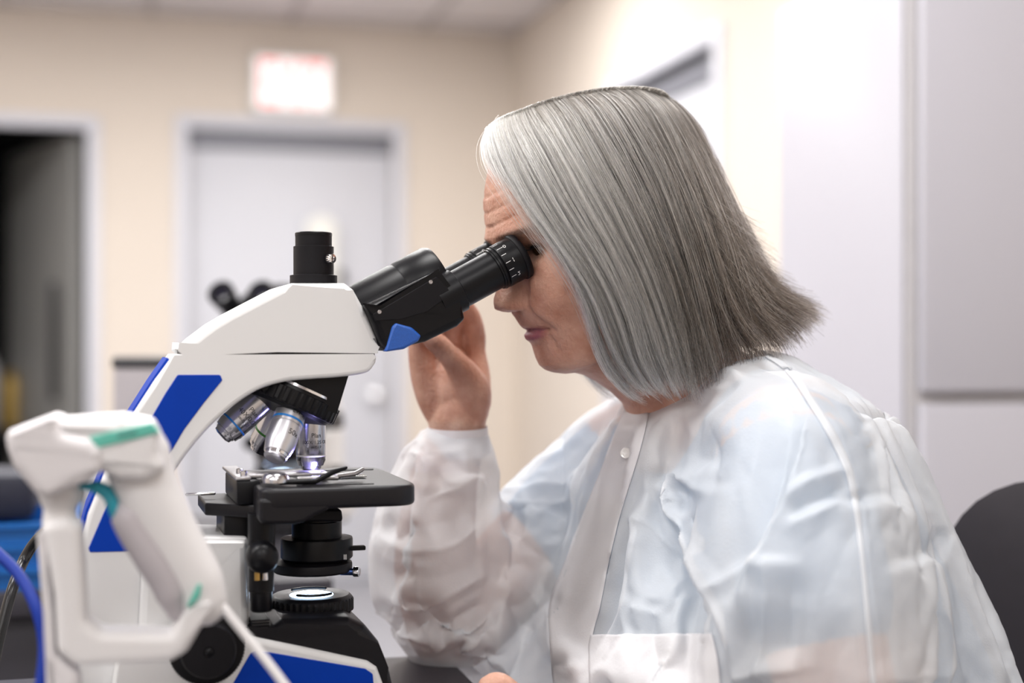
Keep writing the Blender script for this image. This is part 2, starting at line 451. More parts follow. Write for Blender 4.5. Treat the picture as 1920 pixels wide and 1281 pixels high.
# ------------------------------------------------------------------ bench
m_slate = mat('slate_bench', (0.03, 0.027, 0.034), 0.4, spec=0.35, var=0.15, scale=60, bump=0.05)
m_edge = mat('bench_edge', (0.5, 0.5, 0.54), 0.4)
m_leg = mat('grey_steel', (0.35, 0.35, 0.38), 0.4, 0.4)
def plane_pt(px, py, z):
    t = (z-CAMZ)/((CY-py)/FPX); return np.array([(px-CX)/FPX*t, t, z])
rf_ = np.array([ROOM.ux[0], ROOM.ux[1]])
pe = plane_pt(872, 1240, BENCH_Z)             # far right corner of the bench top
BF = Frame((pe[0], pe[1], 0), RDEG)
bench = empty('lab_bench', BF); tag(bench, 'dark slate topped lab bench under the microscope', 'bench')
box('bench_top', -1.9, -0.012, -0.95, 0.035, BENCH_Z-.03, BENCH_Z, m_slate, bench, b=0.002)
box('edge_strip', -0.0118, 0.004, -0.95, 0.035, BENCH_Z-.034, BENCH_Z-.001, m_edge, bench, b=0.002)
for (x, y) in ((-.08, -.03), (-.08, -.87), (-1.8, -.03), (-1.8, -.87)):
    box('leg', x-.025, x+.025, y-.025, y+.025, 0, BENCH_Z-.03, m_leg, bench, b=0.003)
box('apron', -1.8, -.08, -.045, -.02, BENCH_Z-.13, BENCH_Z-.031, m_leg, bench, b=0.002)

# ------------------------------------------------------------------ microscope
m_white = mat('microscope_white', (0.78, 0.782, 0.785), 0.32, var=0.015, scale=8, coat=0.1)
m_blue = mat('microscope_blue', (0.0, 0.042, 0.40), 0.5, spec=0.15, var=0.06, scale=40, bump=0.15, bscale=1500)
m_blk = mat('microscope_black', (0.004, 0.004, 0.0055), 0.34, spec=0.22, var=0.15, scale=20, bump=0.06, bscale=2500)
m_blk2 = mat('matt_black', (0.006, 0.0055, 0.0075), 0.48, spec=0.2, var=0.15, bump=0.15, bscale=2500)
m_chrome = mat('chrome', (0.8, 0.8, 0.82), 0.12, 1.0, var=0.02)
m_chromed = mat('dark_chrome', (0.55, 0.55, 0.58), 0.2, 1.0, var=0.04)
m_silver = mat('matt_silver', (0.62, 0.62, 0.66), 0.34, 0.9, var=0.03)
m_ink = mat('black_ink', (0.01, 0.01, 0.01), 0.5)
m_wink = mat('white_ink', (0.85, 0.85, 0.85), 0.5)
m_bring = mat('blue_ring', (0.01, 0.2, 0.62), 0.4)
m_glass = mat('slide_glass', (0.9, 0.95, 1.0), 0.05, trans=0.9)
m_lens = mat('glowing_lens', (0.7, 0.8, 1.0), 0.2, emit=(0.55, 0.75, 1.0), estr=9)
mic = empty('microscope', MF); tag(mic, 'large white and blue trinocular microscope in focus on the slate bench', 'microscope')
X = MF.xz
def P3(px, py, c): return MF.px(px, py, c)

HW = 0.040
# head
head_px = [(336, 657, 3), (362, 634), (398, 607), (430, 588), (470, 567), (505, 549), (528, 537), (548, 531, 6), (648, 531, 10), (664, 543, 6), (690, 590), (708, 632, 8), (711, 652, 4), (705, 658, 3)]
hp = fillet([(*MF.xz([p], -HW)[0], (p[2] if len(p) > 2 else 12)*.00042) for p in head_px])
rext('head', hp, -HW, HW, m_white, mic, r=0.006, seg=5, sharp=50)
# thin dark seam plate between head and arm
sp_ = X([(344, 652), (704, 652), (704, 672), (344, 672)], -HW+.002); rext('seam_plate', sp_, -HW+.0042, HW-.0042, m_blk, mic, r=0.0004, seg=1)
# arm with column
inner = crom([(705, 681), (688, 699), (640, 707), (585, 711), (535, 716), (490, 729), (455, 749), (420, 776), (385, 810), (352, 850), (325, 890), (308, 930), (305, 968), (322, 994), (352, 1005)], 4)
arm_px = [(326, 665, 3), (700, 665, 2), (707, 669, 3)] + [(p[0], p[1]) for p in inner] + [(464, 1008, 6), (468, 1030), (470, 1200), (480, 1400), (146, 1400), (147, 1200), (149, 1060), (152, 1020), (165, 965), (205, 865), (250, 776), (290, 714)]
ap = fillet([(*MF.xz([p], -HW)[0], (p[2] if len(p) > 2 else 8)*.00042) for p in arm_px])
ap = [(x, max(z, 0.006)) for x, z in ap]
arm = rext('arm', ap, -HW, HW, m_white, mic, r=0.0035, seg=4, sharp=50)
# rounded front half of the column, seen as a soft vertical edge
cv = fillet([(*q, .004) for q in MF.xz([(268, 1012), (464, 1014), (467, 1190), (470, 1400), (255, 1400), (258, 1200)], -HW-.008)])
cv = [(x, max(z, 0.004)) for x, z in cv]
rext('column_cover', cv, -HW-.007, -HW+.004, m_white, mic, r=0.006, seg=3)
# blue side panel on the arm, near and far
bl = [(333, 703, 5), (413, 703, 5), (417, 713, 4), (382, 756), (345, 806), (312, 862), (284, 925), (264, 978), (249, 1028, 4), (243, 1034, 4), (168, 1036, 6), (166, 1028, 4), (196, 958), (235, 872), (280, 790), (310, 738)]
bp_ = fillet([(*MF.xz([p], -HW)[0], (p[2] if len(p) > 2 else 12)*.00042) for p in bl])
o = rext('side_panel', bp_, -HW-.0009, -HW+.002, m_blue, mic, r=0.0006, seg=2); o['label'] = 'blue side panel'
o = rext('side_panel', bp_, HW-.002, HW+.0009, m_blue, mic, r=0.0006, seg=2); o['label'] = 'blue side panel'
# blue strip let into the spine
def spine(pts, y0, y1, off, th):
    c = np.array(MF.xz(pts, 0)); c = crom(c, 4); V = []; F = []
    T = np.gradient(c, axis=0); T /= np.linalg.norm(T, axis=1)[:, None]; N = np.stack([T[:, 1], -T[:, 0]], 1)
    if N[0, 0] > 0: N = -N
    for k in range(len(c)):
        for (y, d) in ((y0, off), (y1, off), (y1, off-th), (y0, off-th)): V.append((c[k, 0]+N[k, 0]*d, y, c[k, 1]+N[k, 1]*d))
    for k in range(len(c)-1):
        for i in range(4): F.append((k*4+i, k*4+(i+1) % 4, (k+1)*4+(i+1) % 4, (k+1)*4+i))
    F += [(0, 1, 2, 3), tuple((len(c)-1)*4+i for i in (3, 2, 1, 0))]
    return V, F
arm_spine = [(326, 672), (290, 728), (250, 790), (207, 872), (168, 968)]
c_n = np.array(MF.xz([(322, 676), (290, 722), (252, 782), (208, 872), (170, 960), (157, 1010)], -HW))
V = []; F = []
T = np.gradient(c_n, axis=0); T /= np.linalg.norm(T, axis=1)[:, None]; N = np.stack([-T[:, 1], T[:, 0]], 1)
N = np.where((N[:, :1] > 0), -N, N)
for k in range(len(c_n)):
    for (y, d) in ((-.031, .0035), (.031, .0035), (.031, -.004), (-.031, -.004)): V.append((c_n[k, 0]+N[k, 0]*d, y, c_n[k, 1]+N[k, 1]*d))
for k in range(len(c_n)-1):
    for i in range(4): F.append((k*4+i, k*4+(i+1) % 4, (k+1)*4+(i+1) % 4, (k+1)*4+i))
F += [(0, 1, 2, 3), tuple((len(c_n)-1)*4+i for i in (3, 2, 1, 0))]
o = mobj('spine_strip', V, F, m_blue, mic, sharp=30); o['label'] = 'blue strip on the back edge'

# trinocular photo port
tp = P3(588, 531, 0); k_ = np.linalg.norm(P3(589, 531, 0)-tp)     # metres per pixel on the mid plane
port = lathe('photo_port', [(44*k_, -.006), (44*k_, 14*k_), (40*k_, 15*k_), (37.5*k_, 15.5*k_), (37.5*k_, 68*k_), (34*k_, 69*k_), (34*k_, 88*k_), (33*k_, 88.5*k_)], m_blk2, mic, o=tp, seg=56)
lathe('port_cap', [(34.5*k_, 88*k_), (34.5*k_, 93*k_), (33*k_, 94.5*k_), (0, 94.5*k_)], m_blk, port, o=tp, seg=48)
sd = np.array([0.55, -0.835, 0]); so = tp + sd*36*k_ + np.array([0, 0, 44*k_])
lathe('lock_screw', [(3.5*k_, -2*k_), (3.5*k_, 5*k_), (9*k_, 5.5*k_), (9.5*k_, 7*k_), (9.5*k_, 14*k_), (8.5*k_, 16*k_), (4*k_, 16.5*k_), (3.5*k_, 15*k_), (0, 15*k_)], m_chrome, port, o=so, axis=sd, seg=40, teeth=20, amp=.0004, tooth_rows=(3, 4))

# binocular head: central barrel, two prism housings, eyepieces
IP = 0.031
AX = np.array(P3(970, 483, -IP))-np.array(P3(855, 546, -IP)); AX[1] = 0; AX /= np.linalg.norm(AX)
b0 = np.array(P3(690, 600, 0)); 
barrel_c = np.array(P3(722, 585, 0))
lathe('head_barrel', [(.028, -.035), (.028, .020), (.0275, .0215), (.0275, .0225), (.028, .024), (.028, .052), (.026, .056)], m_blk, mic, o=np.array(P3(718, 575, -0.004)), axis=AX, seg=56)
ball = [(668, 549, 3), (735, 513), (795, 480, 5), (826, 512, 5), (850, 535, 6), (868, 562), (877, 600, 8), (862, 614, 8), (800, 644), (722, 661, 5), (713, 655, 4), (702, 615)]
hs = [(684, 572, 3), (700, 565), (822, 507, 4), (846, 530, 6), (866, 562, 6), (874, 598, 10), (860, 612, 8), (800, 641), (724, 659, 6), (712, 640), (700, 610)]
def housing(sgn):
    c = -IP*1.55
    pr = fillet([(*MF.xz([p], c)[0], (p[2] if len(p) > 2 else 12)*.00042) for p in hs])
    y0, y1 = (c, -0.004) if sgn < 0 else (0.004, -c)
    h = rext('prism_housing', pr, y0, y1, m_blk, mic, r=0.006, seg=4, sharp=50)
    # flat cover plate, side with two screws
    cp_ = [(698, 590, 4), (818, 519, 3), (848, 550, 4), (800, 585), (752, 599), (704, 602, 3)]
    q = fillet([(*MF.xz([p], c)[0], (p[2] if len(p) > 2 else 10)*.00042) for p in cp_])
    ya, yb = (c-.0008, c+.002) if sgn < 0 else (-c-.002, -c+.0008)
    cov = rext('cover_plate', q, ya, yb, m_blk2, h, r=0.0005, seg=2)
    for (sx, sy) in ((807, 529), (711, 585)):
        s_ = MF.px(sx, sy, c); s_[1] = ya if sgn < 0 else yb
        lathe('cover_screw', [(.0016, -.0004), (.0016, .0004), (.0009, .0005), (.0008, .0001), (0, .0001)], m_chromed, cov, o=s_, axis=(0, sgn, 0), seg=20)
    # blue insert low on the housing
    bi = [(722, 660, 3), (735, 612), (742, 606, 4), (772, 614), (790, 630, 6), (784, 640, 6), (757, 655)]
    q = fillet([(*MF.xz([p], c-.001)[0], (p[2] if len(p) > 2 else 14)*.00042) for p in bi])
    ya, yb = (c-.0025, c+.012) if sgn < 0 else (-c-.012, -c+.0025)
    rext('blue_insert', q, ya, yb, mat('insert_blue', (0.015, 0.095, 0.42), 0.35, var=0.25, scale=900, bump=0.2, bscale=2500), h, r=0.0022, seg=3)['label'] = 'speckled blue insert'
    return h
housing(-1); housing(1)
def eyepiece(sgn):
    o = np.array(P3(858, 544, -IP)); L = np.linalg.norm(np.array(P3(972, 482, -IP))-o); o[1] = sgn*IP
    k = k_*0.985
    t = lathe('eyepiece', [(.0185, -.02), (.0185, 0), (.0165, .001), (.0165, L*.60), (.0178, L*.605), (.0178, L*.63), (.0186, L*.635), (.0186, L*.66), (.0178, L*.665), (.0175, L*.685), (.0186, L*.69), (.0189, L*.70), (.0189, L*.965), (.0175, L*.975)], m_blk, mic, o=o, axis=AX, seg=64, sharp=35)
    lathe('eyecup', [(.0178, L*.955), (.0196, L*.96), (.0202, L*.975), (.0202, L*1.03), (.0192, L*1.05), (.0150, L*1.045), (.0135, L*1.0), (.0120, L*.985)], m_blk2, t, o=o, axis=AX, seg=64)
    lathe('eye_lens', [(.0132, L*.985), (.008, L*.995), (0, L*1.0)], mat('dark_lens', (0.01, 0.01, 0.02), 0.05), t, o=o, axis=AX, seg=32)
    # dioptre scale ticks and digits
    a, e1, e2 = basis(AX)
    up = np.array([-AX[2], 0, AX[0]]); side = np.array([0, -1.0, 0])
    mk = MB()
    def patch(h0, h1, ang, dw):
        r = .01895; q = []
        for (h, s) in ((h0, -1), (h1, -1), (h1, 1), (h0, 1)):
            t_ = ang+s*dw/r/2; q.append(o + AX*h + r*(math.cos(t_)*up+math.sin(t_)*side))
        mk.add(q, [(0, 1, 2, 3)])
    for i, dg_ in enumerate((18, 40, 62, 84, 104, 124, 340, 318)):
        patch(L*.705, L*(.78 if dg_ != 40 else .80), R(dg_), .0005)
    for (dg_, ch) in ((40, '0'), (84, '1'), (124, '2'), (356, '1')):
        V, F = text_g(ch, .0052)
        pts = []
        for v in V:
            t_ = R(dg_)+v[0]/.01895*0 - (v[1])/.01895*(-1); h = L*.825+v[0]
            pts.append(o+AX*(h)+.01897*(math.cos(t_)*up+math.sin(t_)*side))
        mk.add(pts, F)
    mk.build('scale_marks', m_wink, t, smooth=False)
    return t
eyepiece(-1); eyepiece(1)

# nosepiece: mount, turret ring and objectives
C0 = np.array(P3(548, 746, 0)); BETA = R(24.4)
TA = np.array([-math.sin(BETA), 0, -math.cos(BETA)]); E1 = np.array([math.cos(BETA), 0, -math.sin(BETA)]); E2 = np.array([0, -1., 0])
mp_ = fillet([(*MF.xz([p], -.03)[0], 4*.00042) for p in [(486, 724), (500, 716), (560, 706), (652, 704), (630, 768), (560, 748)]])
rext('nosepiece_mount', mp_, -.030, .030, m_blk, mic, r=.008, seg=4)
RT = .040
tur = lathe('nosepiece', [(.030, -.012), (RT-.004, -.010), (RT-.003, -.006), (RT, -.0055), (RT, .0055), (RT-.0012, .007), (RT-.004, .0075), (RT-.006, .010), (.018, .016), (0, .016)], m_blk, mic, o=C0, axis=TA, seg=180, teeth=36, amp=.0011, tooth_rows=(3, 4), sharp=30)
lathe('bright_ring', [(RT-.0055, -.0108), (RT-.0035, -.0108), (RT-.0030, -.0088), (RT-.006, -.0088)], m_chrome, tur, o=C0, axis=TA, seg=64)
def wrap_text(s, size, o, d, r, h, up_dir, parent, m=m_ink, spread=1.0):
    """lettering round a barrel: up_dir is where the middle of the line faces, reading along the tangent, top towards -d"""
    V, F = text_g(s, size); pts = []
    d = np.array(d, float); n = np.array(up_dir, float); n -= np.dot(n, d)*d; n /= np.linalg.norm(n); tg = np.cross(n, -d) if False else np.cross(-d, n)
    for v in V:
        a = v[0]*spread/r; pts.append(o + d*(h-v[1]) + (r+.00012)*(math.cos(a)*n+math.sin(a)*tg))
    return mobj('lettering', pts, F, m, parent, smooth=False)
def objective(phi, kind):
    d = math.cos(BETA)*TA + math.sin(BETA)*(math.cos(phi)*E1+math.sin(phi)*E2)
    base = C0 + TA*.008 + .0205*(math.cos(phi)*E1+math.sin(phi)*E2)
    view = np.array([0.22, -1.0, 0.05]) # towards the viewer in this frame
    if kind == 'matt':
        pr = [(.0125, -.003), (.0135, .000), (.0140, .004), (.0140, .017), (.0136, .0175), (.0136, .0182), (.0140, .0187), (.0140, .034), (.0128, .040), (.0118, .0445), (.0112, .0445), (.0105, .0455), (.0102, .049), (.0085, .0505), (.0055, .0500), (0, .0495)]
        pr = [(r_*.89, h_*.93) for r_, h_ in pr]
        t = lathe('objective', pr, m_silver, tur, o=base, axis=d, seg=56, sharp=28)
        lathe('colour_ring', [(.01250, .0118), (.01260, .0119), (.01260, .0136), (.01250, .0137)], m_bring, t, o=base, axis=d, seg=56)
        wrap_text('LW 50X', .0048, base, d, .0125, .0072, view+np.array([.55, 0, 0]), t)
        wrap_text('50x', .0066, base, d, .0125, .0250, view+np.array([.35, 0, 0]), t)
        lathe('tip_ring', [(.0098, .0416), (.0096, .0440), (.0093, .0443)], m_chrome, t, o=base, axis=d, seg=48)
    else:
        pr = [(.0105, -.003), (.0110, 0), (.0120, .0005), (.0120, .0375), (.0115, .0385), (.0108, .042), (.0094, .0425), (.0090, .0440), (.0084, .0445), (.0080, .0465), (.0050, .0475), (0, .0475)]
        if kind == 'oil': pr = [(.0105, -.003), (.0110, 0), (.0120, .0005), (.0120, .0355), (.0113, .037), (.0100, .040), (.0085, .0403), (.0080, .0425), (.0045, .0450), (0, .0450)]
        t = lathe('objective', pr, m_chromed, tur, o=base, axis=d, seg=56, sharp=28)
        if kind == '40':
            lathe('colour_ring', [(.01205, .0330), (.01212, .0331), (.01212, .0345), (.01205, .0346)], m_bring, t, o=base, axis=d, seg=56)
            lines = (('Plan', .0056, .0165), ('40X/0.65', .0056, .0225), ('\u221e/0.17', .0040, .0275))
            vw = view+np.array([.10, 0, 0])
        elif kind == 'oil':
            lathe('colour_ring', [(.01205, .0310), (.01212, .0311), (.01212, .0324), (.01205, .0325)], m_wink, t, o=base, axis=d, seg=56)
            lines = (('Plan', .0052, .0150), ('100X/1.25 OIL', .0040, .0205), ('\u221e/0.17', .0032, .0245)); vw = view
        else:
            lathe('colour_ring', [(.01205, .0265), (.01212, .0266), (.01212, .0284), (.01205, .0285)], mat('green_ring', (.05, .3, .03), .4), t, o=base, axis=d, seg=56)
            lines = ()
            vw = view
        for s, sz, h in lines: wrap_text(s, sz, base, d, .0120, h, vw, t)
    return t
objective(0, 'oil'); objective(R(88), 'matt'); objective(R(176), '40'); objective(R(268), 'green')

# stage
SZ0 = P3(600, 914, -.082)[2]                       # top of the stage
def xs(px, c, py=930): return P3(px, py, c)[0]
sx0, sx1 = xs(486, -.082), xs(787, -.082)
stage = empty('stage', None); stage.parent = mic
def rrect(x0, x1, y0, y1, r, n=8):
    return [(p[0], p[1]) for p in fillet([(x0, y0, r), (x1, y0, r*2.0), (x1, y1, r*2.0), (x0, y1, r)], n=n)]
def plate(name, poly, z0, z1, m, parent, r=.002, seg=3, sharp=40):
    V, F = rext_g(poly, z0, z1, r, seg)
    return mobj(name, [(v[0], v[2], v[1]) for v in V], F, m, parent, sharp=sharp, flat_axis=2)
th = P3(600, 914, -.082)[2]-P3(600, 955, -.082)[2]
m_stage = mat('stage_black', (0.009, 0.0085, 0.011), 0.36, spec=0.28, var=0.1, bump=0.05, bscale=1500)
st_me = plate('stage', rrect(sx0, sx1, -.084, .084, .012), SZ0-th, SZ0, m_stage, mic, r=.0035, seg=4)
bpy.data.objects.remove(stage)
stage = st_me
# deeper flange under the rear of the near side
fl = fillet([(*q, .004) for q in X([(486, 935), (640, 935), (612, 958), (590, 968), (570, 980), (552, 984), (492, 984), (486, 975)], -.083)])
rext('stage_flange', fl, -.0838, .0838, m_stage, stage, r=.003, seg=3)
# stage slot and slide rails on top
for (ya, yb, x0_, x1_) in ((-.071, -.0695, sx0+.03, sx1-.034), (-.0655, -.064, sx0+.035, sx1-.042), (.052, .056, sx0+.012, sx0+.115)):
    box('stage_groove', x0_, x1_, ya, yb, SZ0-.0003, SZ0+.0008, m_blk, stage, b=.0003)
ap0 = np.array([0.0, 0.0, SZ0])
lathe('stage_opening', [(.017, .0002), (.0165, .0006), (.010, .0006)], m_blk, stage, o=ap0, seg=40)
# mechanical slide holder: bar, clip arm, finger lever, knob
m_bar = mat('holder_grey', (0.42, 0.41, 0.42), 0.3, 0.7)
box('holder_bar', sx0-.006, sx0+.062, -.032, -.004, SZ0+.0035, SZ0+.0065, m_bar, stage, b=.001)
clip = tube('slide_clip', [(sx0+.035, -.050, SZ0+.004), (sx0+.065, -.052, SZ0+.004), (sx1-.060, -.046, SZ0+.0045), (sx1-.043, -.038, SZ0+.0055), (sx1-.036, -.034, SZ0+.0085)], [.0022, .0022, .0022, .0022, .0018], m_bar, stage, seg=10, squash=.9)
fing = tube('finger_lever', [(sx0+.018, -.066, SZ0+.003), (sx0+.045, -.066, SZ0+.003), (sx0+.060, -.058, SZ0+.009), (sx0+.072, -.050, SZ0+.0115)], [.002, .0022, .0022, .0015], m_blk, stage, seg=10)
kp = P3(516, 912, -.062); kp[2] = SZ0+.003
lathe('pivot_knob', [(.0105, 0), (.0105, .002), (.0095, .0055), (.008, .0068), (.004, .0072), (0, .0073)], m_chromed, stage, o=kp, seg=40)
box('specimen_slide', -.014, .040, -.022, .006, SZ0+.001, SZ0+.0022, m_glass, stage, b=.0003)
# rack block and back plate left of the stage
rb0, rb1 = P3(437, 900, 0.0), P3(492, 945, 0.0)
blk = box('rail_block', xs(440, -.03), xs(492, -.055), -.045, .045, SZ0-.016, SZ0+.003, m_blk, stage, b=.002)
box('rail_cap', xs(440, -.03)-.001, xs(470, -.04), -.044, .060, SZ0+.0032, SZ0+.006, m_bar, stage, b=.001)
for (sx_, sy_) in ((449, 882), (457, 891)):
    q = P3(sx_, sy_+8, -.012 if sx_ == 449 else -.034); q[2] = SZ0+.006
    lathe('cap_screw', [(.0028, 0), (.0028, .0035), (.0018, .004), (.0016, .0025), (0, .0025)], m_chrome, stage, o=q, seg=24)
bp0 = xs(384, -.02); 
plate('rear_plate', [(p[0], p[1]) for p in fillet([(bp0, -.020, .003), (xs(490, -.05), -.052, .003), (xs(490, -.05), .05, .003), (bp0, .05, .003)])], SZ0-.026, SZ0-.016, m_stage, stage, r=.0015)
tube('guide_pin', [(bp0-.012, 0.01, SZ0-.012), (bp0+.01, 0.01, SZ0-.012)], .0012, m_chrome, stage, seg=10)
# stage carrier and coaxial controls
za = P3(470, 962, -.02)[2]; zb = P3(470, 1022, -.02)[2]
box('stage_carrier', xs(420, -.03), xs(508, -.03), -.030, .034, zb, za+.004, m_blk, mic, b=.0015)
cax = np.array([xs(490, -.055, 1080), -.055, 0])
def zz(py, c): return P3(490, py, c)[2]
coax = lathe('stage_control', [(.0105, zz(962, -.055)), (.0105, zz(1060, -.055)), (.0100, zz(1062, -.055)), (.0100, zz(1108, -.055)), (.0088, zz(1109, -.055)), (.0088, zz(1143, -.055)), (.0075, zz(1146, -.055))], m_blk, mic, o=(cax[0], cax[1], 0), seg=40, teeth=40, amp=.0003, tooth_rows=(2, 3, 4, 5))
kb = P3(491, 1044, -.072)
lathe('condenser_knob', [(.009, -.012), (.0118, -.008), (.0125, .002), (.0118, .008), (.009, .0125), (.004, .0145), (0, .015)], m_blk, mic, o=kb, axis=(0, -1, 0), seg=40)
for (dx_, m_) in ((-.003, mat('brass', (.5, .32, .1), .3, 1.0)), (.003, m_chrome)):
    lathe('control_screw', [(.0022, 0), (.0022, .006), (.0015, .0065), (0, .0065)], m_, coax, o=kb+np.array([dx_, .004, -.0185]), seg=16)
# condenser
cz_ = lambda py: P3(595, py, -.03)[2]
cc = (P3(594, 1010, 0)[0], 0.0, 0.0)
cond = lathe('condenser', [(.017, cz_(955)), (.017, cz_(985)), (.0205, cz_(986)), (.0205, cz_(1016)), (.029, cz_(1017)), (.0295, cz_(1020)), (.0295, cz_(1054)), (.028, cz_(1058)), (.026, cz_(1060))], m_blk, mic, o=cc, seg=64)
lathe('filter_ring', [(.026, cz_(1060)), (.032, cz_(1064)), (.0325, cz_(1067)), (.0325, cz_(1078)), (.031, cz_(1082)), (.024, cz_(1083)), (.022, cz_(1079))], m_blk2, cond, o=(cc[0]-.0035, 0, 0), seg=64)
rext('condenser_shoulder', fillet([(*q, .003) for q in X([(556, 955), (640, 955), (643, 978), (560, 978)], -.02)]), -.022, .022, m_blk2, cond, r=.002)
lv = P3(655, 1028, -.01)
box('aperture_lever', lv[0]-.01, lv[0]+.013, -.014, -.007, lv[2]-.0018, lv[2]+.0018, m_blk2, cond, b=.0008)
fsd = np.array([.93, -.36, 0]); fs = P3(640, 1072, -.012)
tube('filter_screw', [fs, fs+fsd*.010], .0030, mat('blued_steel', (.05, .09, .25), .25, .9), cond, seg=20)
lathe('screw_head', [(.0038, 0), (.0042, .001), (.0042, .0045), (.003, .0055), (0, .0055)], m_chrome, cond, o=fs+fsd*.010, axis=fsd, seg=28)
tk = P3(646, 1044, -.028)
mk = MB(); 
for i in range(3): mk.add(*box_g(tk[0]-.001+i*.0009, tk[0]-.0006+i*.0009, -.0305, -.0295, tk[2]-.002, tk[2]+.002))
mk.build('scale_marks', m_wink, cond, smooth=False)
# base: white sides with blue panels, black cover, illuminator
BW = .066
base_w = fillet([(*MF.xz([p], -BW)[0], (p[2] if len(p) > 2 else 6)*.00042) for p in [(300, 1200), (470, 1194, 8), (560, 1212), (690, 1240, 14), (708, 1252, 8), (726, 1300), (742, 1400), (200, 1400), (220, 1240)]])
base_w = [(x, max(z, .014)) for x, z in base_w]
bs = rext('base', base_w, -BW, BW, m_white, mic, r=.005, seg=4, sharp=50)
bpn = fillet([(*MF.xz([p], -BW)[0], (p[2] if len(p) > 2 else 6)*.00042) for p in [(432, 1290), (470, 1224, 10), (486, 1220), (685, 1254, 10), (699, 1264, 6), (704, 1330), (420, 1330)]])
rext('base_panel', bpn, -BW-.0008, -BW+.002, m_blue, mic, r=.0006, seg=2)['label'] = 'blue base panel'
rext('base_panel', bpn, BW-.002, BW+.0008, m_blue, mic, r=.0006, seg=2)['label'] = 'blue base panel'
cover = fillet([(*MF.xz([p], -BW+.006)[0], (p[2] if len(p) > 2 else 8)*.00042) for p in [(468, 1180, 4), (505, 1182), (530, 1162, 10), (655, 1158, 14), (685, 1172, 16), (712, 1205), (730, 1250), (742, 1300), (750, 1400), (480, 1400), (468, 1200)]])
cover = [(x, max(z, .004)) for x, z in cover]
rext('base_cover', cover, -BW+.004, BW-.004, m_stage, mic, r=.009, seg=5, sharp=60)
for i in range(6):
    q = P3(475+i*0, 1165+i*5.0, -.03)
    box('vent_rib', xs(470, -.05, 1180), xs(505, -.05, 1180), -.052, .03, P3(480, 1163+i*5.5, -.05)[2]-.0006, P3(480, 1163+i*5.5, -.05)[2]+.0004, m_blk2, mic, b=.0002)
box('vent_block', xs(470, -.04, 1180), xs(505, -.04, 1180), -.050, .03, P3(480, 1196, -.05)[2], P3(480, 1164, -.05)[2], mat('vent_grey', (.12, .12, .13), .4), mic, b=.001)
iz = lambda py: P3(584, py, -.035)[2]
ic = (P3(584, 1140, 0)[0], 0, 0)
ill = lathe('illuminator', [(.0270, iz(1195)), (.0270, iz(1172)), (.0300, iz(1171)), (.0330, iz(1160)), (.0345, iz(1158)), (.0345, iz(1138)), (.0335, iz(1134)), (.0320, iz(1130)), (.0305, iz(1128)), (.0195, iz(1128)-.0005), (.0185, iz(1130))], m_blk, mic, o=ic, seg=160, teeth=40, amp=.0012, tooth_rows=(4, 5), sharp=30)
lz = iz(1128)
lens = lathe('collector_lens', [(.0182, lz-.002), (.0178, lz-.0006), (.010, lz+.0012), (0, lz+.0018)], m_lens, ill, o=ic, seg=48)
def arc_bar(a0, a1, rr=.0195):
    return tube('filter_clip', [(ic[0]+rr*math.cos(a), rr*math.sin(a), lz+.0016) for a in np.linspace(a0, a1, 9)], .0012, m_blk, ill, seg=8)
arc_bar(R(45), R(135)); arc_bar(R(225), R(315))
# coarse and fine focus knobs, both sides
fk = P3(392, 1224, -.085)
def focus_knob(sgn):
    o = np.array([fk[0], sgn*HW*.9, fk[2]])
    t = lathe('focus_knob', [(.014, 0), (.014, .012), (.0275, .0125), (.0290, .014), (.0290, .030), (.0275, .032), (.0250, .0325), (.0250, .036), (.0215, .0365), (.0205, .046), (.0195, .0475), (.004, .0478), (.0035, .0470), (0, .0470)], m_blk2, mic, o=o, axis=(0, sgn, 0), seg=144, teeth=72, amp=.0006, tooth_rows=(3, 4, 8, 9), sharp=30)
    lathe('knob_pin', [(.0028, .0470), (.0028, .0480), (.0015, .0488), (0, .0489)], m_blk, t, o=o, axis=(0, sgn, 0), seg=20)
focus_knob(-1); focus_knob(1)
for (fx_, fy_) in ((-.15, -.045), (-.15, .045), (.05, -.045), (.05, .045)): lathe('foot', [(.010, 0.0005), (.011, .002), (.010, .016)], m_blk2, mic, o=(fx_, fy_, 0), seg=20)
# light of the lamp: a spot up through the condenser ; added point light and emissive disc for glow at the specimen
def spot(name, loc, rot, energy, col, size, ang):
    ld = bpy.data.lights.new(name, 'SPOT'); ld.energy = energy; ld.color = col; ld.spot_size = ang; ld.spot_blend = .6; ld.shadow_soft_size = size
    lo = bpy.data.objects.new(name, ld); link(lo, mic); lo.location = loc; lo.rotation_euler = rot; return lo
ld = bpy.data.lights.new('added_specimen_glow', 'POINT'); ld.energy = 0.10; ld.color = (.42, .38, 1.0); ld.shadow_soft_size = .004  # unseen added lamp, throws violet light on objectives and face
lo = bpy.data.objects.new('added_specimen_glow', ld); link(lo, mic); lo.location = (0.0, -.012, SZ0+.008)
spot('illuminator_lamp', (ic[0], 0, lz+.004), (PI, 0, 0), 0.25, (.5, .68, 1.0), .012, R(80))
m_glow = mat('specimen_glow_disc', (.6, .6, 1), .3, emit=(.62, .55, 1.0), estr=14)
lathe('specimen_glow_disc', [(.006, .0023), (.0055, .0028), (0, .003)], m_glow, stage, o=(0, 0, SZ0), seg=24)  # emissive disc stands in for lamp light passing through the slide
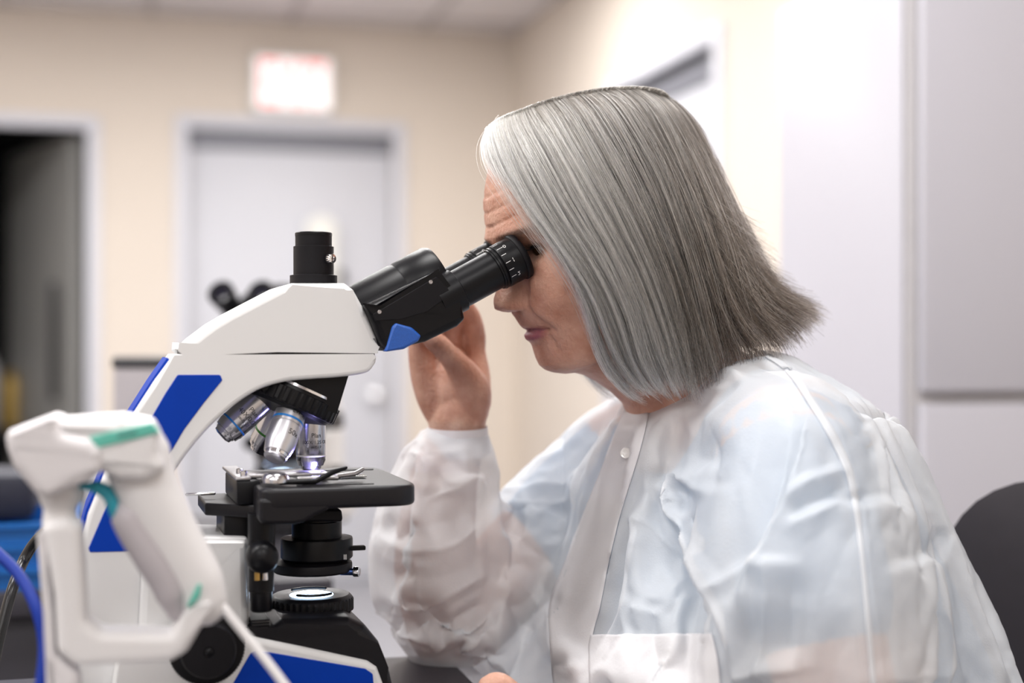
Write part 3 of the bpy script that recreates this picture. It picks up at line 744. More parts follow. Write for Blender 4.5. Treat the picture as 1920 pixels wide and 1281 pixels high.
# ------------------------------------------------------------------ barcode scanner on its stand
SF = Frame(((190-CX)/FPX*0.92, 0.92, BENCH_Z), 12.0)
m_scan = mat('scanner_white', (0.80, 0.79, 0.80), 0.45, var=0.02, scale=15)
m_scan2 = mat('scanner_grey', (0.74, 0.72, 0.74), 0.5, var=0.02)
m_teal = mat('teal_rubber', (0.12, 0.52, 0.42), 0.5, var=0.04)
m_cyan = mat('trigger_cyan', (0.03, 0.36, 0.47), 0.45, var=0.04)
def sprof(pts, c=0, r=10): return fillet([(*SF.xz([p], c)[0], (p[2] if len(p) > 2 else r)*.00034) for p in pts], n=6)
scan = empty('barcode_scanner', SF); tag(scan, 'white handheld barcode scanner with teal strip resting in its stand', 'scanner')
W_ = .033
body = sprof([(88, 800, 20), (110, 786, 14), (225, 778, 40), (285, 790, 22), (298, 815, 10), (302, 852, 12), (312, 880, 30), (270, 905, 30), (220, 900, 30), (195, 888, 10), (110, 870, 10)], -W_*.8)
rext('scanner_body', body, -W_*.85, W_*.85, m_scan, scan, r=.008, seg=5, sharp=60)
nose = sprof([(8, 822, 16), (14, 808, 12), (88, 780, 10), (106, 784, 8), (112, 800, 10), (118, 812, 10), (172, 824, 25), (192, 846, 18), (190, 884, 12), (160, 905, 30), (85, 936, 14), (66, 928, 20), (24, 878, 20), (12, 845, 15)], -W_)
rext('scanner_nose', nose, -W_, W_, m_scan2, scan, r=.007, seg=5, sharp=60)
strip = sprof([(166, 820, 3), (284, 793, 6), (297, 806, 5), (298, 812, 4), (183, 840, 4)], -W_*.86)
o = rext('teal_strip', strip, -W_*.86-.0012, -W_*.86+.006, m_teal, scan, r=.0008, seg=2); o['label'] = 'teal strip'
slot = sprof([(219, 815), (256, 807), (256, 812), (219, 820)], -W_*.87, 1)
rext('indicator', slot, -W_*.86-.0016, -W_*.86+.002, mat('indicator_dark', (.06, .15, .15), .4), scan, r=.0002, seg=1)
lipt = sprof([(88, 783, 2), (112, 789, 2), (114, 797, 2), (90, 792, 2)], 0)
rext('teal_lip', lipt, -.014, .014, m_teal, scan, r=.001, seg=2)
# handle: a bent oval grip
gp = [SF.px(x, y, 0) for x, y in ((255, 850), (272, 905), (305, 975), (340, 1040), (368, 1090), (382, 1130))]
gp = crom(gp, 5)
n_ = len(gp); gr = np.interp(np.linspace(0, 1, n_), [0, .2, .5, .8, 1], [.0215, .0205, .0185, .0175, .0155])
V, F = tube_g(gp, gr, seg=28, cap=True)
V = np.array(V); V[:, 1] *= .82
mobj('handle', V, F, m_scan, scan)
# darker inner face of the grip
gi = [SF.px(x, y, 0) for x, y in ((228, 935), (250, 985), (288, 1045), (318, 1095), (332, 1145))]
V, F = tube_g(crom(gi, 5), np.interp(np.linspace(0, 1, 21), [0, .15, .5, .85, 1], [.004, .0115, .0125, .0115, .007]), seg=24)
V = np.array(V); V[:, 1] *= 1.3; mobj('grip_inlay', V, F, mat('grip_grey', (.50, .47, .50), .55), scan)
tg = crom([SF.px(x, y, 0) for x, y in ((150, 912), (185, 915), (208, 932), (218, 965))], 5)
V, F = tube_g(tg, np.interp(np.linspace(0, 1, len(tg)), [0, .3, .8, 1], [.0015, .0045, .0050, .0040]), seg=16)
V = np.array(V); V[:, 1] *= 1.7; mobj('trigger', V, F, m_cyan, scan)['label'] = 'cyan trigger'
em = sprof([(372, 1094, 3), (378, 1098, 4), (374, 1120), (355, 1138, 3), (350, 1138, 2), (360, 1118)], -.0145)
rext('teal_badge', em, -.0165, -.010, m_teal, scan, r=.001, seg=2)
# stand
std = empty('scanner_stand', SF); tag(std, 'white hooked stand holding up the barcode scanner', 'stand')
neck = crom([SF.px(x, y, 0) for x, y in ((112, 926), (112, 950), (113, 975), (116, 990))], 4)
V, F = tube_g(neck, np.interp(np.linspace(0, 1, len(neck)), [0, .4, 1], [.0135, .0100, .0125]), seg=24); mobj('stand_neck', V, F, m_scan, std)
post = sprof([(78, 985, 18), (125, 972, 20), (150, 990, 20), (155, 1060), (160, 1165, 20), (190, 1188, 30), (320, 1190, 14), (345, 1150), (365, 1134, 8), (396, 1130, 8), (400, 1140, 6), (350, 1225, 30), (320, 1243, 30), (140, 1252, 40), (105, 1225, 30), (100, 1120)], -.017)
rext('stand_arm', post, -.017, .017, m_scan, std, r=.006, seg=5, sharp=60)
leg_ = sprof([(72, 1000, 10), (84, 988, 8), (98, 1010, 8), (104, 1120), (108, 1215), (150, 1258, 20), (165, 1420), (95, 1420), (84, 1150)], 0)
leg_ = [(x, max(z, .012)) for x, z in leg_]
rext('stand_post', leg_, -.014, .014, m_scan2, std, r=.006, seg=4)
fx = leg_[0][0]+.02
lathe('stand_base', [(.075, 0), (.075, .006), (.070, .010), (.02, .016), (0, .016)], m_scan, std, o=(fx+.01, 0, 0), seg=64)
cp2 = crom([SF.px(x, y, c) for x, y, c in ((388, 1100, 0), (415, 1135, -.004), (455, 1185, -.008), (500, 1240, -.014), (545, 1300, -.02))], 5)
cp2 = np.vstack([cp2, [cp2[-1]+np.array([.03, 0, -.03])]]); cp2[-1][2] = .004; cp2[-2][2] = max(cp2[-2][2], .012)
cab = tube('scanner_cable', cp2, .0030, m_scan, None, seg=14); cab.location = SF.o; cab.rotation_euler = (0, 0, R(SF.deg))
tag(cab, 'thin white cable hanging from the scanner grip', 'cable')
# blue cable and black cable
def cable(name, pts, r, m, label):
    W = []
    for (x, y, d) in pts: W.append(((x-CX)/FPX*d, d, CAMZ+(CY-y)/FPX*d))
    W = crom(W, 6); W[:, 2] = np.maximum(W[:, 2], BENCH_Z+r)
    c0 = W.mean(0); o = tube(name, W-c0, r, m, None, seg=16); o.location = c0; tag(o, label, 'cable'); return o
cable('blue_cable', [(-560, 1420, 1.02), (-420, 1250, 1.06), (-270, 1060, 1.08), (-140, 985, 1.07), (-60, 995, 1.05), (0, 1042, 1.02), (40, 1085, 1.0), (68, 1140, .98), (82, 1200, .97), (80, 1260, .96), (66, 1330, .95), (30, 1420, .94), (-50, 1440, .94)], .0042, mat('blue_rubber', (0.0, 0.022, 0.24), 0.5, spec=.2), 'thick blue cable curving down behind the scanner stand')
cable('black_cable', [(185, 1010, 1.135), (150, 985, 1.15), (110, 985, 1.17), (72, 1010, 1.18), (45, 1050, 1.18), (25, 1100, 1.16), (8, 1160, 1.15), (-10, 1240, 1.14), (-30, 1380, 1.12)], .0046, mat('black_rubber', (0.008, 0.008, 0.009), 0.25), 'thin black glossy cable at the left behind the blue cable')

# ------------------------------------------------------------------ background table and things on it
TZ = 0.80
def at(px, py, d): return np.array([(px-CX)/FPX*d, d, CAMZ+(CY-py)/FPX*d])
t0_ = at(625, 1000, 1.80)
TF = Frame((t0_[0], 1.80, 0), RDEG)
tbl = empty('side_table', TF); tag(tbl, 'dark laminate side table behind the microscope', 'table')
m_tab = mat('dark_laminate', (0.035, 0.033, 0.042), 0.45, var=0.1, scale=20)
box('table_top', -1.6, 0.0, 0, .72, TZ-.03, TZ, m_tab, tbl, b=.002)
box('front_panel', -1.58, -.02, .03, .05, .06, TZ-.031, m_tab, tbl, b=.002)
for (x, y) in ((-.05, .08), (-.05, .66), (-1.54, .08), (-1.54, .66)): box('leg', x-.02, x+.02, y-.02, y+.02, 0, TZ-.031, m_leg, tbl)
# stacked blue trays
m_tray = mat('tray_blue', (0.008, 0.12, 0.42), 0.4, var=0.06)
m_tray2 = mat('tray_dark_blue', (0.01, 0.03, 0.12), 0.5, var=0.06)
tp0 = TF.px(-62, 1080, .12)
def tray(i, z, m, lab):
    f = MB(); w, d, h, t = .13, .10, .0265, .003
    f.add(*box_g(-w, w, -d, d, 0, t))
    for g in (box_g(-w, w, -d, -d+t, t, h), box_g(-w, w, d-t, d, t, h), box_g(-w, -w+t, -d+t, d-t, t, h), box_g(w-t, w, -d+t, d-t, t, h), box_g(-w-.006, w+.006, -d-.006, -d, h-.006, h), box_g(w, w+.006, -d, d, h-.006, h)): f.add(*g)
    o = f.build('plastic_tray', m, None, smooth=False); o.location = TF.world(np.array([tp0[0], .115, z])); o.rotation_euler = (0, 0, R(RDEG+(2 if i % 2 else 0))); tag(o, lab, 'tray', 'blue trays stacked on the side table')
zt = TF.px(-40, 965, .05)[2]
n_t = 3; hgt = (zt-TZ)/n_t
for i, lab in enumerate(('bottom tray of the blue stack on the side table', 'middle tray of the blue stack on the side table', 'top tray of the blue stack on the side table')):
    tray(i, TZ+i*.0272, m_tray, lab)
crate = MB()
# dark equipment box on the trays
dk = MB(); dk.add(*box_g(-.11, .10, -.08, .08, 0, .055, .008)); 
o = dk.build('instrument_case', mat('case_dark', (.012, .014, .03), .5), None); o.location = TF.world(np.array([tp0[0]-.015, .115, TZ+3*.0272+.0005])); o.rotation_euler = (0, 0, R(RDEG)); tag(o, 'dark navy case lying on the stacked blue trays', 'case')
# grey instrument with dark top edge
g0 = TF.px(212, 690, .28); g1 = TF.px(318, 690, .28)
gi_ = empty('analyser', None, TF.world(np.array([(g0[0]+g1[0])/2-.0, .42, TZ])), R(RDEG)); tag(gi_, 'warm grey boxy laboratory instrument with dark top edge on the side table', 'instrument')
hwg = (g1[0]-g0[0])/2; hg = g0[2]-TZ
box('housing', -hwg, hwg, -.12, .12, .01, hg, mat('warm_grey', (.42, .39, .41), .5), gi_, b=.004)
box('top_cover', -hwg-.002, hwg+.002, -.123, .123, hg, hg+.014, mat('dark_cover', (.05, .05, .055), .5), gi_, b=.003)
box('display', -hwg*.6, hwg*.6, -.124, -.1205, hg*.45, hg*.75, mat('screen_off', (.02, .02, .025), .2), gi_, b=.001)
for x in (-hwg*.7, hwg*.7): lathe('foot', [(.012, 0), (.012, .011), (0, .011)], m_blk, gi_, o=(x, -.08, 0), seg=16); lathe('foot', [(.012, 0), (.012, .011), (0, .011)], m_blk, gi_, o=(x, .08, 0), seg=16)
# second microscope, seen past the first one: copied part by part
def copy_tree(o, parent=None):
    c = o.copy(); COL.objects.link(c); c.parent = parent
    for ch in list(o.children):
        if ch.type == 'LIGHT' or ch.name.startswith(('lettering', 'scale_marks', 'side_panel', 'spine_strip', 'base_panel')): continue
        copy_tree(ch, c)
    return c
mic2 = copy_tree(mic)
p2 = at(530, 600, 2.24)
mic2.location = (p2[0], p2[1], TZ); mic2.rotation_euler = (0, 0, R(258))
tag(mic2, 'blurred second microscope on the side table behind the first', 'microscope')
# white soap dispenser fixed to the far door
dv0, dv1 = ROOM.px(571, 406, 0.03), ROOM.px(629, 406, 0.03)
dsp = empty('wall_dispenser', ROOM); dsp.location = ROOM.world(np.array([(dv0[0]+dv1[0])/2, .0445, 0])); tag(dsp, 'white round topped dispenser mounted on the far grey door', 'dispenser')
rw = (dv1[0]-dv0[0])/2; zt_ = dv0[2]
pf_ = [(-rw, zt_-.34), (rw, zt_-.34)]+[(rw*math.cos(t), zt_-rw*.8+rw*.8*math.sin(t)) for t in np.linspace(0, PI, 14)]
rext('dispenser_body', pf_, -.09, -.0005, mat('dispenser_white', (.85, .85, .80), .4), dsp, r=.02, seg=4)
kz_ = ROOM.px(633, 520, 0.0)[2]
lathe('dispenser_valve', [(.012, 0), (.03, .01), (.03, .035), (.02, .045), (0, .046)], m_blk, dsp, o=(rw-.005, -.045, kz_), axis=(1, 0, 0), seg=24)

# things in the dark doorway: a shelf trolley with red, white and brass coloured items
def inroom(px, py, y): v = ROOM.px(px, py, y); return v
tr = empty('store_trolley', ROOM); q0 = inroom(40, 800, .9); tr.location = ROOM.world(np.array([q0[0], .9, 0])); tag(tr, 'dark wheeled trolley standing in the unlit doorway', 'trolley')
ztr = inroom(40, 800, .9)[2]
SH = ztr+.0005
m_trol = mat('trolley_dark', (.02, .018, .02), .6)
for z in (ztr-.45, ztr-.02): box('shelf', -.45, .2, -.2, .2, z, z+.02, m_trol, tr)
for x in (-.43, .18):
    for y in (-.18, .18): tube('upright', [(x, y, .05), (x, y, ztr)], .012, m_trol, tr, seg=10)
for x in (-.43, .18):
    for y in (-.18, .18): lathe('caster', [(.02, -.01), (.024, -.008), (.024, .008), (.02, .01)], m_blk, tr, o=(x, y, .024), axis=(0, 1, 0), seg=20)
def onshelf(name, px, py, y, build, lab, cat):
    v = inroom(px, py, y); e = build(); e.location = ROOM.world(np.array([v[0], y, SH])); e.rotation_euler = (0, 0, R(RDEG)); tag(e, lab, cat); return e
def can(name, r, h, m, capm=None):
    e = empty(name); lathe('body', [(r*.95, 0), (r, .004), (r, h*.8), (r*.7, h*.9), (r*.45, h*.93)], m, e, seg=32); lathe('cap', [(r*.45, h*.93), (r*.5, h*.935), (r*.5, h), (0, h)], capm or m, e, seg=24); return e
onshelf('red_jar', 62, 800, .85, lambda: can('red_jar', .05, .13, mat('jar_red', (.45, .01, .01), .4, emit=(.5, .005, .005), estr=0.0)), 'red jar on the trolley in the dark doorway', 'jar')
onshelf('brass_canister', 22, 800, .80, lambda: can('brass_canister', .035, .27, mat('canister_brass', (.45, .30, .08), .4, .3)), 'brass coloured canister on the trolley in the doorway', 'canister')
onshelf('white_jug', -26, 800, .92, lambda: can('white_jug', .06, .36, mat('jug_white', (.6, .58, .58), .5)), 'white jug on the trolley at the edge of the doorway', 'jug')
# ------------------------------------------------------------------ person
person = empty('person', MF)
tag(person, 'person with grey shoulder length hair in white translucent gown looking into the microscope', 'person')
def skin_mat():
    m = bpy.data.materials.new('skin'); m.use_nodes = True; nt = m.node_tree; b = nt.nodes['Principled BSDF']
    tc = nt.nodes.new('ShaderNodeTexCoord')
    n1 = nt.nodes.new('ShaderNodeTexNoise'); n1.inputs['Scale'].default_value = 45; n1.inputs['Detail'].default_value = 4
    n2 = nt.nodes.new('ShaderNodeTexNoise'); n2.inputs['Scale'].default_value = 350; n2.inputs['Detail'].default_value = 3
    nt.links.new(tc.outputs['Object'], n1.inputs['Vector']); nt.links.new(tc.outputs['Object'], n2.inputs['Vector'])
    r = nt.nodes.new('ShaderNodeValToRGB'); e = r.color_ramp.elements
    e[0].position = .3; e[0].color = (0.45, 0.205, 0.135, 1); e[1].position = .72; e[1].color = (0.68, 0.40, 0.30, 1)
    nt.links.new(n1.outputs['Fac'], r.inputs[0])
    at_ = nt.nodes.new('ShaderNodeAttribute'); at_.attribute_name = 'tint'
    mx = nt.nodes.new('ShaderNodeMix'); mx.data_type = 'RGBA'; mx.blend_type = 'MIX'
    nt.links.new(at_.outputs['Alpha'], mx.inputs[0]); nt.links.new(r.outputs[0], mx.inputs[6]); nt.links.new(at_.outputs['Color'], mx.inputs[7])
    nt.links.new(mx.outputs[2], b.inputs['Base Color'])
    # fine wrinkles: stretched noise plus pores
    mp = nt.nodes.new('ShaderNodeMapping'); mp.inputs['Scale'].default_value = (260, 260, 60)
    nt.links.new(tc.outputs['Object'], mp.inputs['Vector'])
    n3 = nt.nodes.new('ShaderNodeTexNoise'); n3.inputs['Scale'].default_value = 1.0; n3.inputs['Detail'].default_value = 3
    nt.links.new(mp.outputs[0], n3.inputs['Vector'])
    ad = nt.nodes.new('ShaderNodeMath'); ad.operation = 'ADD'; nt.links.new(n2.outputs['Fac'], ad.inputs[0]); nt.links.new(n3.outputs['Fac'], ad.inputs[1])
    bp = nt.nodes.new('ShaderNodeBump'); bp.inputs['Strength'].default_value = .5; bp.inputs['Distance'].default_value = .0016
    nt.links.new(ad.outputs[0], bp.inputs['Height']); nt.links.new(bp.outputs[0], b.inputs['Normal'])
    b.inputs['Roughness'].default_value = .48
    b.inputs['Subsurface Weight'].default_value = .25; b.inputs['Subsurface Radius'].default_value = (.006, .0025, .0015); b.inputs['Subsurface Scale'].default_value = 1.0
    return m
m_skin = skin_mat()

# ---- head and neck: rings between a front curve and a back curve in a pitched head frame
PITCH = R(22)
HO = MF.px(1112, 478, 0)                       # middle of the head at eye height
fw = np.array([-math.cos(PITCH), 0, -math.sin(PITCH)]); upv = np.array([-math.sin(PITCH), 0, math.cos(PITCH)])
def hl(px, py, c=0.0):
    v = MF.px(px, py, c)-HO; return np.dot(v, fw), np.dot(v, upv)
prof_px = [(940, 262), (921, 310), (916, 345), (913, 376), (915, 400), (918, 425), (921, 446), (932, 470), (938, 490), (936, 515), (933, 540), (932, 558), (936, 577), (946, 584), (956, 586), (966, 584), (969, 592), (974, 602), (979, 610), (984, 615), (990, 619.5), (987, 623), (986, 630), (989, 637), (999, 643), (1004, 649), (1006, 660), (1010, 673), (1016, 686), (1027, 695), (1040, 699)]
base_px = [(940, 262), (921, 310), (916, 345), (913, 376), (915, 400), (918, 425), (922, 446), (940, 470), (951, 490), (958, 515), (963, 540), (967, 560), (971, 580), (975, 592), (981, 602), (986, 611), (990, 616), (993, 621), (995, 626), (997, 632), (1000, 640), (1003, 646), (1005, 652), (1008, 662), (1012, 675), (1018, 687), (1028, 695), (1040, 699)]
PR = np.array([hl(*p) for p in prof_px]); BA = np.array([hl(*p) for p in base_px])
# profile in path order for head rings
zt_top = .118
zl = np.concatenate([np.linspace(.117, .085, 10), np.linspace(.082, BA[-1, 1], 150)])
def fx(A, z):
    o = np.argsort(A[:, 1]); return np.interp(z, A[o, 1], A[o, 0])
zmax_tr = BA[0, 1]
def front_base(z):
    if z > zmax_tr:
        t = (z-zmax_tr)/(zt_top-zmax_tr); return BA[0, 0]*math.sqrt(max(0, 1-t*t))
    return fx(BA, z)
def back_base(z):
    # occiput
    zz_ = [zt_top, .112, .09, .06, .02, -.02, -.05, -.08, -.12]; xx = [0, -.04, -.072, -.088, -.094, -.088, -.076, -.062, -.055]
    return float(np.interp(-z, [-q for q in zz_], xx))
def half_w(z):
    zz_ = [zt_top, .112, .10, .08, .05, .02, 0, -.03, -.055, -.075, -.095, -.112, -.13]; ww = [.0, .030, .047, .062, .071, .073, .0715, .067, .061, .056, .049, .042, .04]
    return float(np.interp(-z, [-q for q in zz_], ww))
NA = 160
rings = []
def smoothed(fn):
    g = np.linspace(-.16, zt_top, 400); v = np.array([fn(q) for q in g]); k = np.hanning(41); k /= k.sum()
    v2 = np.convolve(np.pad(v, 20, mode='edge'), k, 'valid'); wgt = np.clip((zt_top-g)/.02, 0, 1); v = v2*wgt+v*(1-wgt)
    return lambda q: float(np.interp(q, g, v))
sb, sw = smoothed(back_base), smoothed(half_w)
for z in zl:
    xf, xb, w_ = front_base(z), sb(z), sw(z)
    xc = (xf+xb)/2*0.6
    th = np.linspace(0, 2*PI, NA, endpoint=False); c_, s_ = np.cos(th), np.sin(th)
    low = np.clip((-z-.02)/.09, 0, 1)
    py_ = np.sign(s_)*np.abs(s_)**(1.0-.12*(1-low))
    pf = np.where(c_ > 0, (xf-xc)*np.abs(c_)**(0.80+.15*low), -(xc-xb)*np.abs(c_)**.9)
    x = xc+pf; y = w_*py_
    rings.append(np.stack([x, y, np.full(NA, z)], 1))
H = np.array(rings)                              # ring, angle, (x forward, y left/right, z)
# centreline relief: nose, lips, chin with their own widths
xs_, ys_, zs_ = H[..., 0].copy(), H[..., 1], H[..., 2]
front = np.clip((xs_-.01)/.05, 0, 1)
rel = np.zeros(len(zl))
for i, z in enumerate(zl):
    if z < zmax_tr: rel[i] = fx(PR, z)-fx(BA, z)
nose_top, nose_bot = hl(921, 446)[1], hl(967, 584)[1]
mouth_z = hl(989, 620)[1]; chin_z = hl(1010, 673)[1]
for i, z in enumerate(zl):
    if z > nose_bot-.001:
        t = np.clip((nose_top-z)/(nose_top-nose_bot), 0, 1); wy = .0075+.0115*t**1.5; pw = 2.0+1.0*t
    else:
        wy = .020; pw = 2.4
    fall = np.exp(-(np.abs(ys_[i])/wy)**pw)
    H[i, :, 0] += rel[i]*fall*front[i]
def dent(y0, z0, sy, sz, a, both=True):
    for sg in ((-1, 1) if both and y0 else (1,)):
        H[..., 0] += a*np.exp(-((ys_-sg*y0)/sy)**2-((zs_-z0)/sz)**2)*front
eye_z = hl(1000, 470, -.03)[1]
dent(.031, eye_z, .018, .012, -.014)               # eye sockets
dent(.030, eye_z+.020, .022, .006, .0035)          # brow ridge
dent(.033, eye_z+.0065, .013, .004, .0030)         # upper lid fold
dent(.031, eye_z-.011, .014, .005, .0028)          # lower lid bag
dent(.042, eye_z-.034, .020, .018, .0040)          # cheek
dent(.0150, nose_bot+.0085, .0065, .0070, .0065)    # alar wings
dent(.0095, nose_bot+.0015, .0038, .0024, -.005)    # nostrils
dent(.0250, nose_bot+.0125, .0060, .012, -.0055)   # crease beside the nose
dent(0, nose_bot+.0125, .011, .0085, .0035)         # rounded tip
dent(0, mouth_z+.012, .003, .007, -.0012)          # philtrum
def groove(p, q, s, a):
    p, q = np.array(p), np.array(q); d = q-p; L2 = np.dot(d, d)
    for sg in (-1, 1):
        yy = ys_*sg; t = np.clip(((yy-p[0])*d[0]+(zs_-p[1])*d[1])/L2, 0, 1)
        dd = np.hypot(yy-(p[0]+t*d[0]), zs_-(p[1]+t*d[1])); H[..., 0] += a*np.exp(-(dd/s)**2)*front
groove((.0215, nose_bot+.010), (.035, mouth_z-.004), .0034, -.0028)   # nasolabial folds
groove((.028, nose_bot+.004), (.040, mouth_z-.002), .007, .0022)
groove((.0265, mouth_z-.002), (.030, chin_z+.004), .0028, -.0022)     # marionette lines
groove((.0, mouth_z), (.029, mouth_z-.003), .0017, -.0030)            # mouth line
for dz, a in ((.030, -.0009), (.042, -.0008), (.055, -.0007)): groove((.0, eye_z+dz), (.045, eye_z+dz+.003), .0018, a)
groove((.006, eye_z+.012), (.005, eye_z+.030), .0022, -.0016)          # frown lines
groove((.048, eye_z-.002), (.060, eye_z-.010), .0015, -.0010); groove((.048, eye_z), (.061, eye_z+.002), .0015, -.0010)
Vh = HO + H[..., :1]*fw + np.array([0, 1., 0])*H[..., 1:2]*1.0 + H[..., 2:]*upv
Vh[..., 1] = H[..., 1]
# under the chin, throat, neck and upper chest: slanted rings
last = Vh[-1]
thr = np.array([MF.px(*p, 0)[[0, 2]] for p in [(1058, 701), (1078, 699), (1098, 704), (1122, 716), (1150, 735), (1175, 758), (1195, 790), (1185, 880)]])
nap = np.array([MF.px(*p, 0)[[0, 2]] for p in [(1298, 560), (1312, 585), (1330, 610), (1352, 634), (1378, 655), (1410, 675), (1460, 705), (1600, 790)]])
nw = [.0475, .0500, .0520, .0535, .0560, .062, .085, .15]
neck_rings = []
th = np.linspace(0, 2*PI, NA, endpoint=False)
for k in range(len(thr)):
    f_, b_ = thr[k], nap[k]; c_ = (f_+b_)/2; h_ = (f_-b_)/2
    x = c_[0]+h_[0]*np.sign(np.cos(th))*np.abs(np.cos(th))**.92; z = c_[1]+h_[1]*np.sign(np.cos(th))*np.abs(np.cos(th))**.92
    neck_rings.append(np.stack([x, nw[k]*np.sin(th), z], 1))
allr = [Vh[i] for i in range(len(Vh))]
allr += [(last*.5+neck_rings[0]*.5)] + neck_rings
allr = np.array(allr); NRg = len(allr)
# pack head mesh
SK = MB(); SK.V = [tuple(v) for v in allr.reshape(-1, 3)]
for k in range(NRg-1):
    for i in range(NA):
        j = (i+1) % NA; SK.F.append((k*NA+i, k*NA+j, (k+1)*NA+j, (k+1)*NA+i))
SK.F.append(tuple(range(NA-1, -1, -1))); SK.F.append(tuple((NRg-1)*NA+i for i in range(NA)))
n_head = len(SK.V)
# ---- hidden trunk, arms
def ring_g(specs, NA=40):
    """specs: front xz, back xz, half width"""
    V = []; F = []
    th = np.linspace(0, 2*PI, NA, endpoint=False)
    for (f_, b_, w_) in specs:
        f_, b_ = np.array(f_), np.array(b_); c_ = (f_+b_)/2; h_ = (f_-b_)/2; cc_ = np.sign(np.cos(th))*np.abs(np.cos(th))**.85; ss_ = np.sign(np.sin(th))*np.abs(np.sin(th))**.85
        for i in range(NA): V.append((c_[0]+h_[0]*cc_[i], w_*ss_[i], c_[1]+h_[1]*cc_[i]))
    n = len(specs)
    for k in range(n-1):
        for i in range(NA):
            j = (i+1) % NA; F.append((k*NA+i, k*NA+j, (k+1)*NA+j, (k+1)*NA+i))
    F.append(tuple(range(NA-1, -1, -1))); F.append(tuple((n-1)*NA+i for i in range(NA)))
    return V, F
def p2(px, py): v = MF.px(px, py, 0); return (v[0], v[2])
torso_px = [((1215, 752), (1405, 668), .074), ((1198, 795), (1490, 696), .112), ((1180, 850), (1550, 730), .150), ((1152, 940), (1605, 812), .176), ((1112, 1050), (1660, 930), .188), ((1076, 1150), (1716, 1035), .192), ((1052, 1281), (1785, 1180), .200), ((1050, 1450), (1850, 1400), .210), ((1090, 1700), (1930, 1690), .215), ((1100, 1960), (1930, 1960), .20)]
def torso(shrink):
    sp = []
    for (f_, b_, w_) in torso_px:
        a, b_ = np.array(p2(*f_)), np.array(p2(*b_)); d = (a-b_); L = np.linalg.norm(d); d /= L
        sp.append((a-d*shrink, b_+d*shrink, w_-shrink))
    return sp
SEAT_Z = 0.50-BENCH_Z
near_arm = [MF.px(1470, 850, -.150), MF.px(1500, 980, -.190), MF.px(1535, 1150, -.228), MF.px(1590, 1395, -.248)]
near_fore = [MF.px(1590, 1395, -.250), MF.px(1360, 1418, -.20), MF.px(1140, 1405, -.13), MF.px(1015, 1372, -.085)]
far_arm = [MF.px(1185, 858, .140), MF.px(1085, 950, .158), MF.px(970, 1060, .153), MF.px(868, 1168, .140)]
far_fore = [MF.px(845, 1175, .140), MF.px(818, 1060, .136), MF.px(826, 930, .130), MF.px(852, 835, .122), MF.px(858, 795, .120)]
for pts, rr in ((near_arm, [.055, .05, .046, .042]), (near_fore, [.042, .04, .032, .026]), (far_arm, [.055, .05, .046, .042]), (far_fore, [.042, .040, .034, .027, .0265])):
    c_ = crom(pts, 5); V, F = tube_g(c_, np.interp(np.linspace(0, 1, len(c_)), np.linspace(0, 1, len(rr)), rr), seg=24); SK.add(V, F)
V, F = ring_g(torso(.035)[1:]); SK.add(V, F)
# ---- far hand (her right): palm towards the viewer, fingers up behind the eyepieces
def chain(pts, seg=18):
    P = np.array([[*MF.px(p[0], p[1], p[2]), p[3]] for p in pts]); P = crom(P, 6)
    return tube_g(P[:, :3], np.maximum(P[:, 3], .004), seg=seg)
hand = MB()
HCH = [
 [(856, 845, .121, .026), (857, 800, .120, .0265), (862, 770, .120, .0265)],
 [(862, 785, .122, .024), (852, 745, .124, .025), (845, 705, .126, .022), (842, 680, .128, .018)],
 [(880, 775, .112, .018), (884, 735, .104, .0185), (868, 700, .096, .0145), (846, 672, .090, .0105), (828, 652, .088, .0100), (812, 638, .087, .0092), (802, 630, .087, .0075)],
 [(838, 780, .126, .019), (818, 745, .128, .0185), (802, 705, .128, .0165), (790, 672, .126, .0125), (784, 640, .122, .0092), (792, 612, .116, .0085), (806, 594, .112, .0078)],
 [(848, 715, .130, .016), (820, 672, .132, .0115), (812, 630, .130, .0095), (822, 595, .122, .0088), (838, 575, .114, .0080)],
 [(862, 725, .132, .016), (848, 672, .136, .0120), (846, 625, .134, .0100), (856, 588, .124, .0092), (866, 566, .116, .0080)],
 [(888, 755, .124, .017), (892, 705, .130, .0140), (888, 662, .134, .0118), (890, 630, .132, .0105), (884, 598, .124, .0096), (874, 578, .118, .0085)],
]
for ch in HCH: hand.add(*chain(ch))
hm = remeshed(hand.V, hand.F, .0016, smooth_iter=5)
co, _n = mesh_np(hm)
SK.add(co, [tuple(p.vertices) for p in hm.polygons]); bpy.data.meshes.remove(hm)
# near hand (her left), low at the bench edge
hand = MB()
NCH = [
 [(1020, 1372, -.088, .024), (990, 1358, -.078, .022), (966, 1345, -.070, .018)],
 [(992, 1345, -.100, .014), (960, 1304, -.102, .0105), (934, 1284, -.100, .0100), (915, 1287, -.096, .0085)],
 [(965, 1322, -.090, .012), (930, 1318, -.088, .0100), (900, 1330, -.082, .0085), (884, 1348, -.076, .0075)],
 [(962, 1324, -.068, .012), (922, 1322, -.064, .0100), (892, 1334, -.060, .0085), (878, 1352, -.056, .0075)],
 [(960, 1328, -.048, .011), (925, 1330, -.044, .0092), (898, 1342, -.040, .0085), (884, 1356, -.038, .0075)],
 [(962, 1334, -.030, .010), (934, 1338, -.026, .0085), (910, 1348, -.024, .0075), (898, 1358, -.022, .0068)],
]
for ch in NCH: hand.add(*chain(ch))
hm = remeshed(hand.V, hand.F, .0022, smooth_iter=4)
co, _n = mesh_np(hm)
SK.add(co, [tuple(p.vertices) for p in hm.polygons]); bpy.data.meshes.remove(hm)
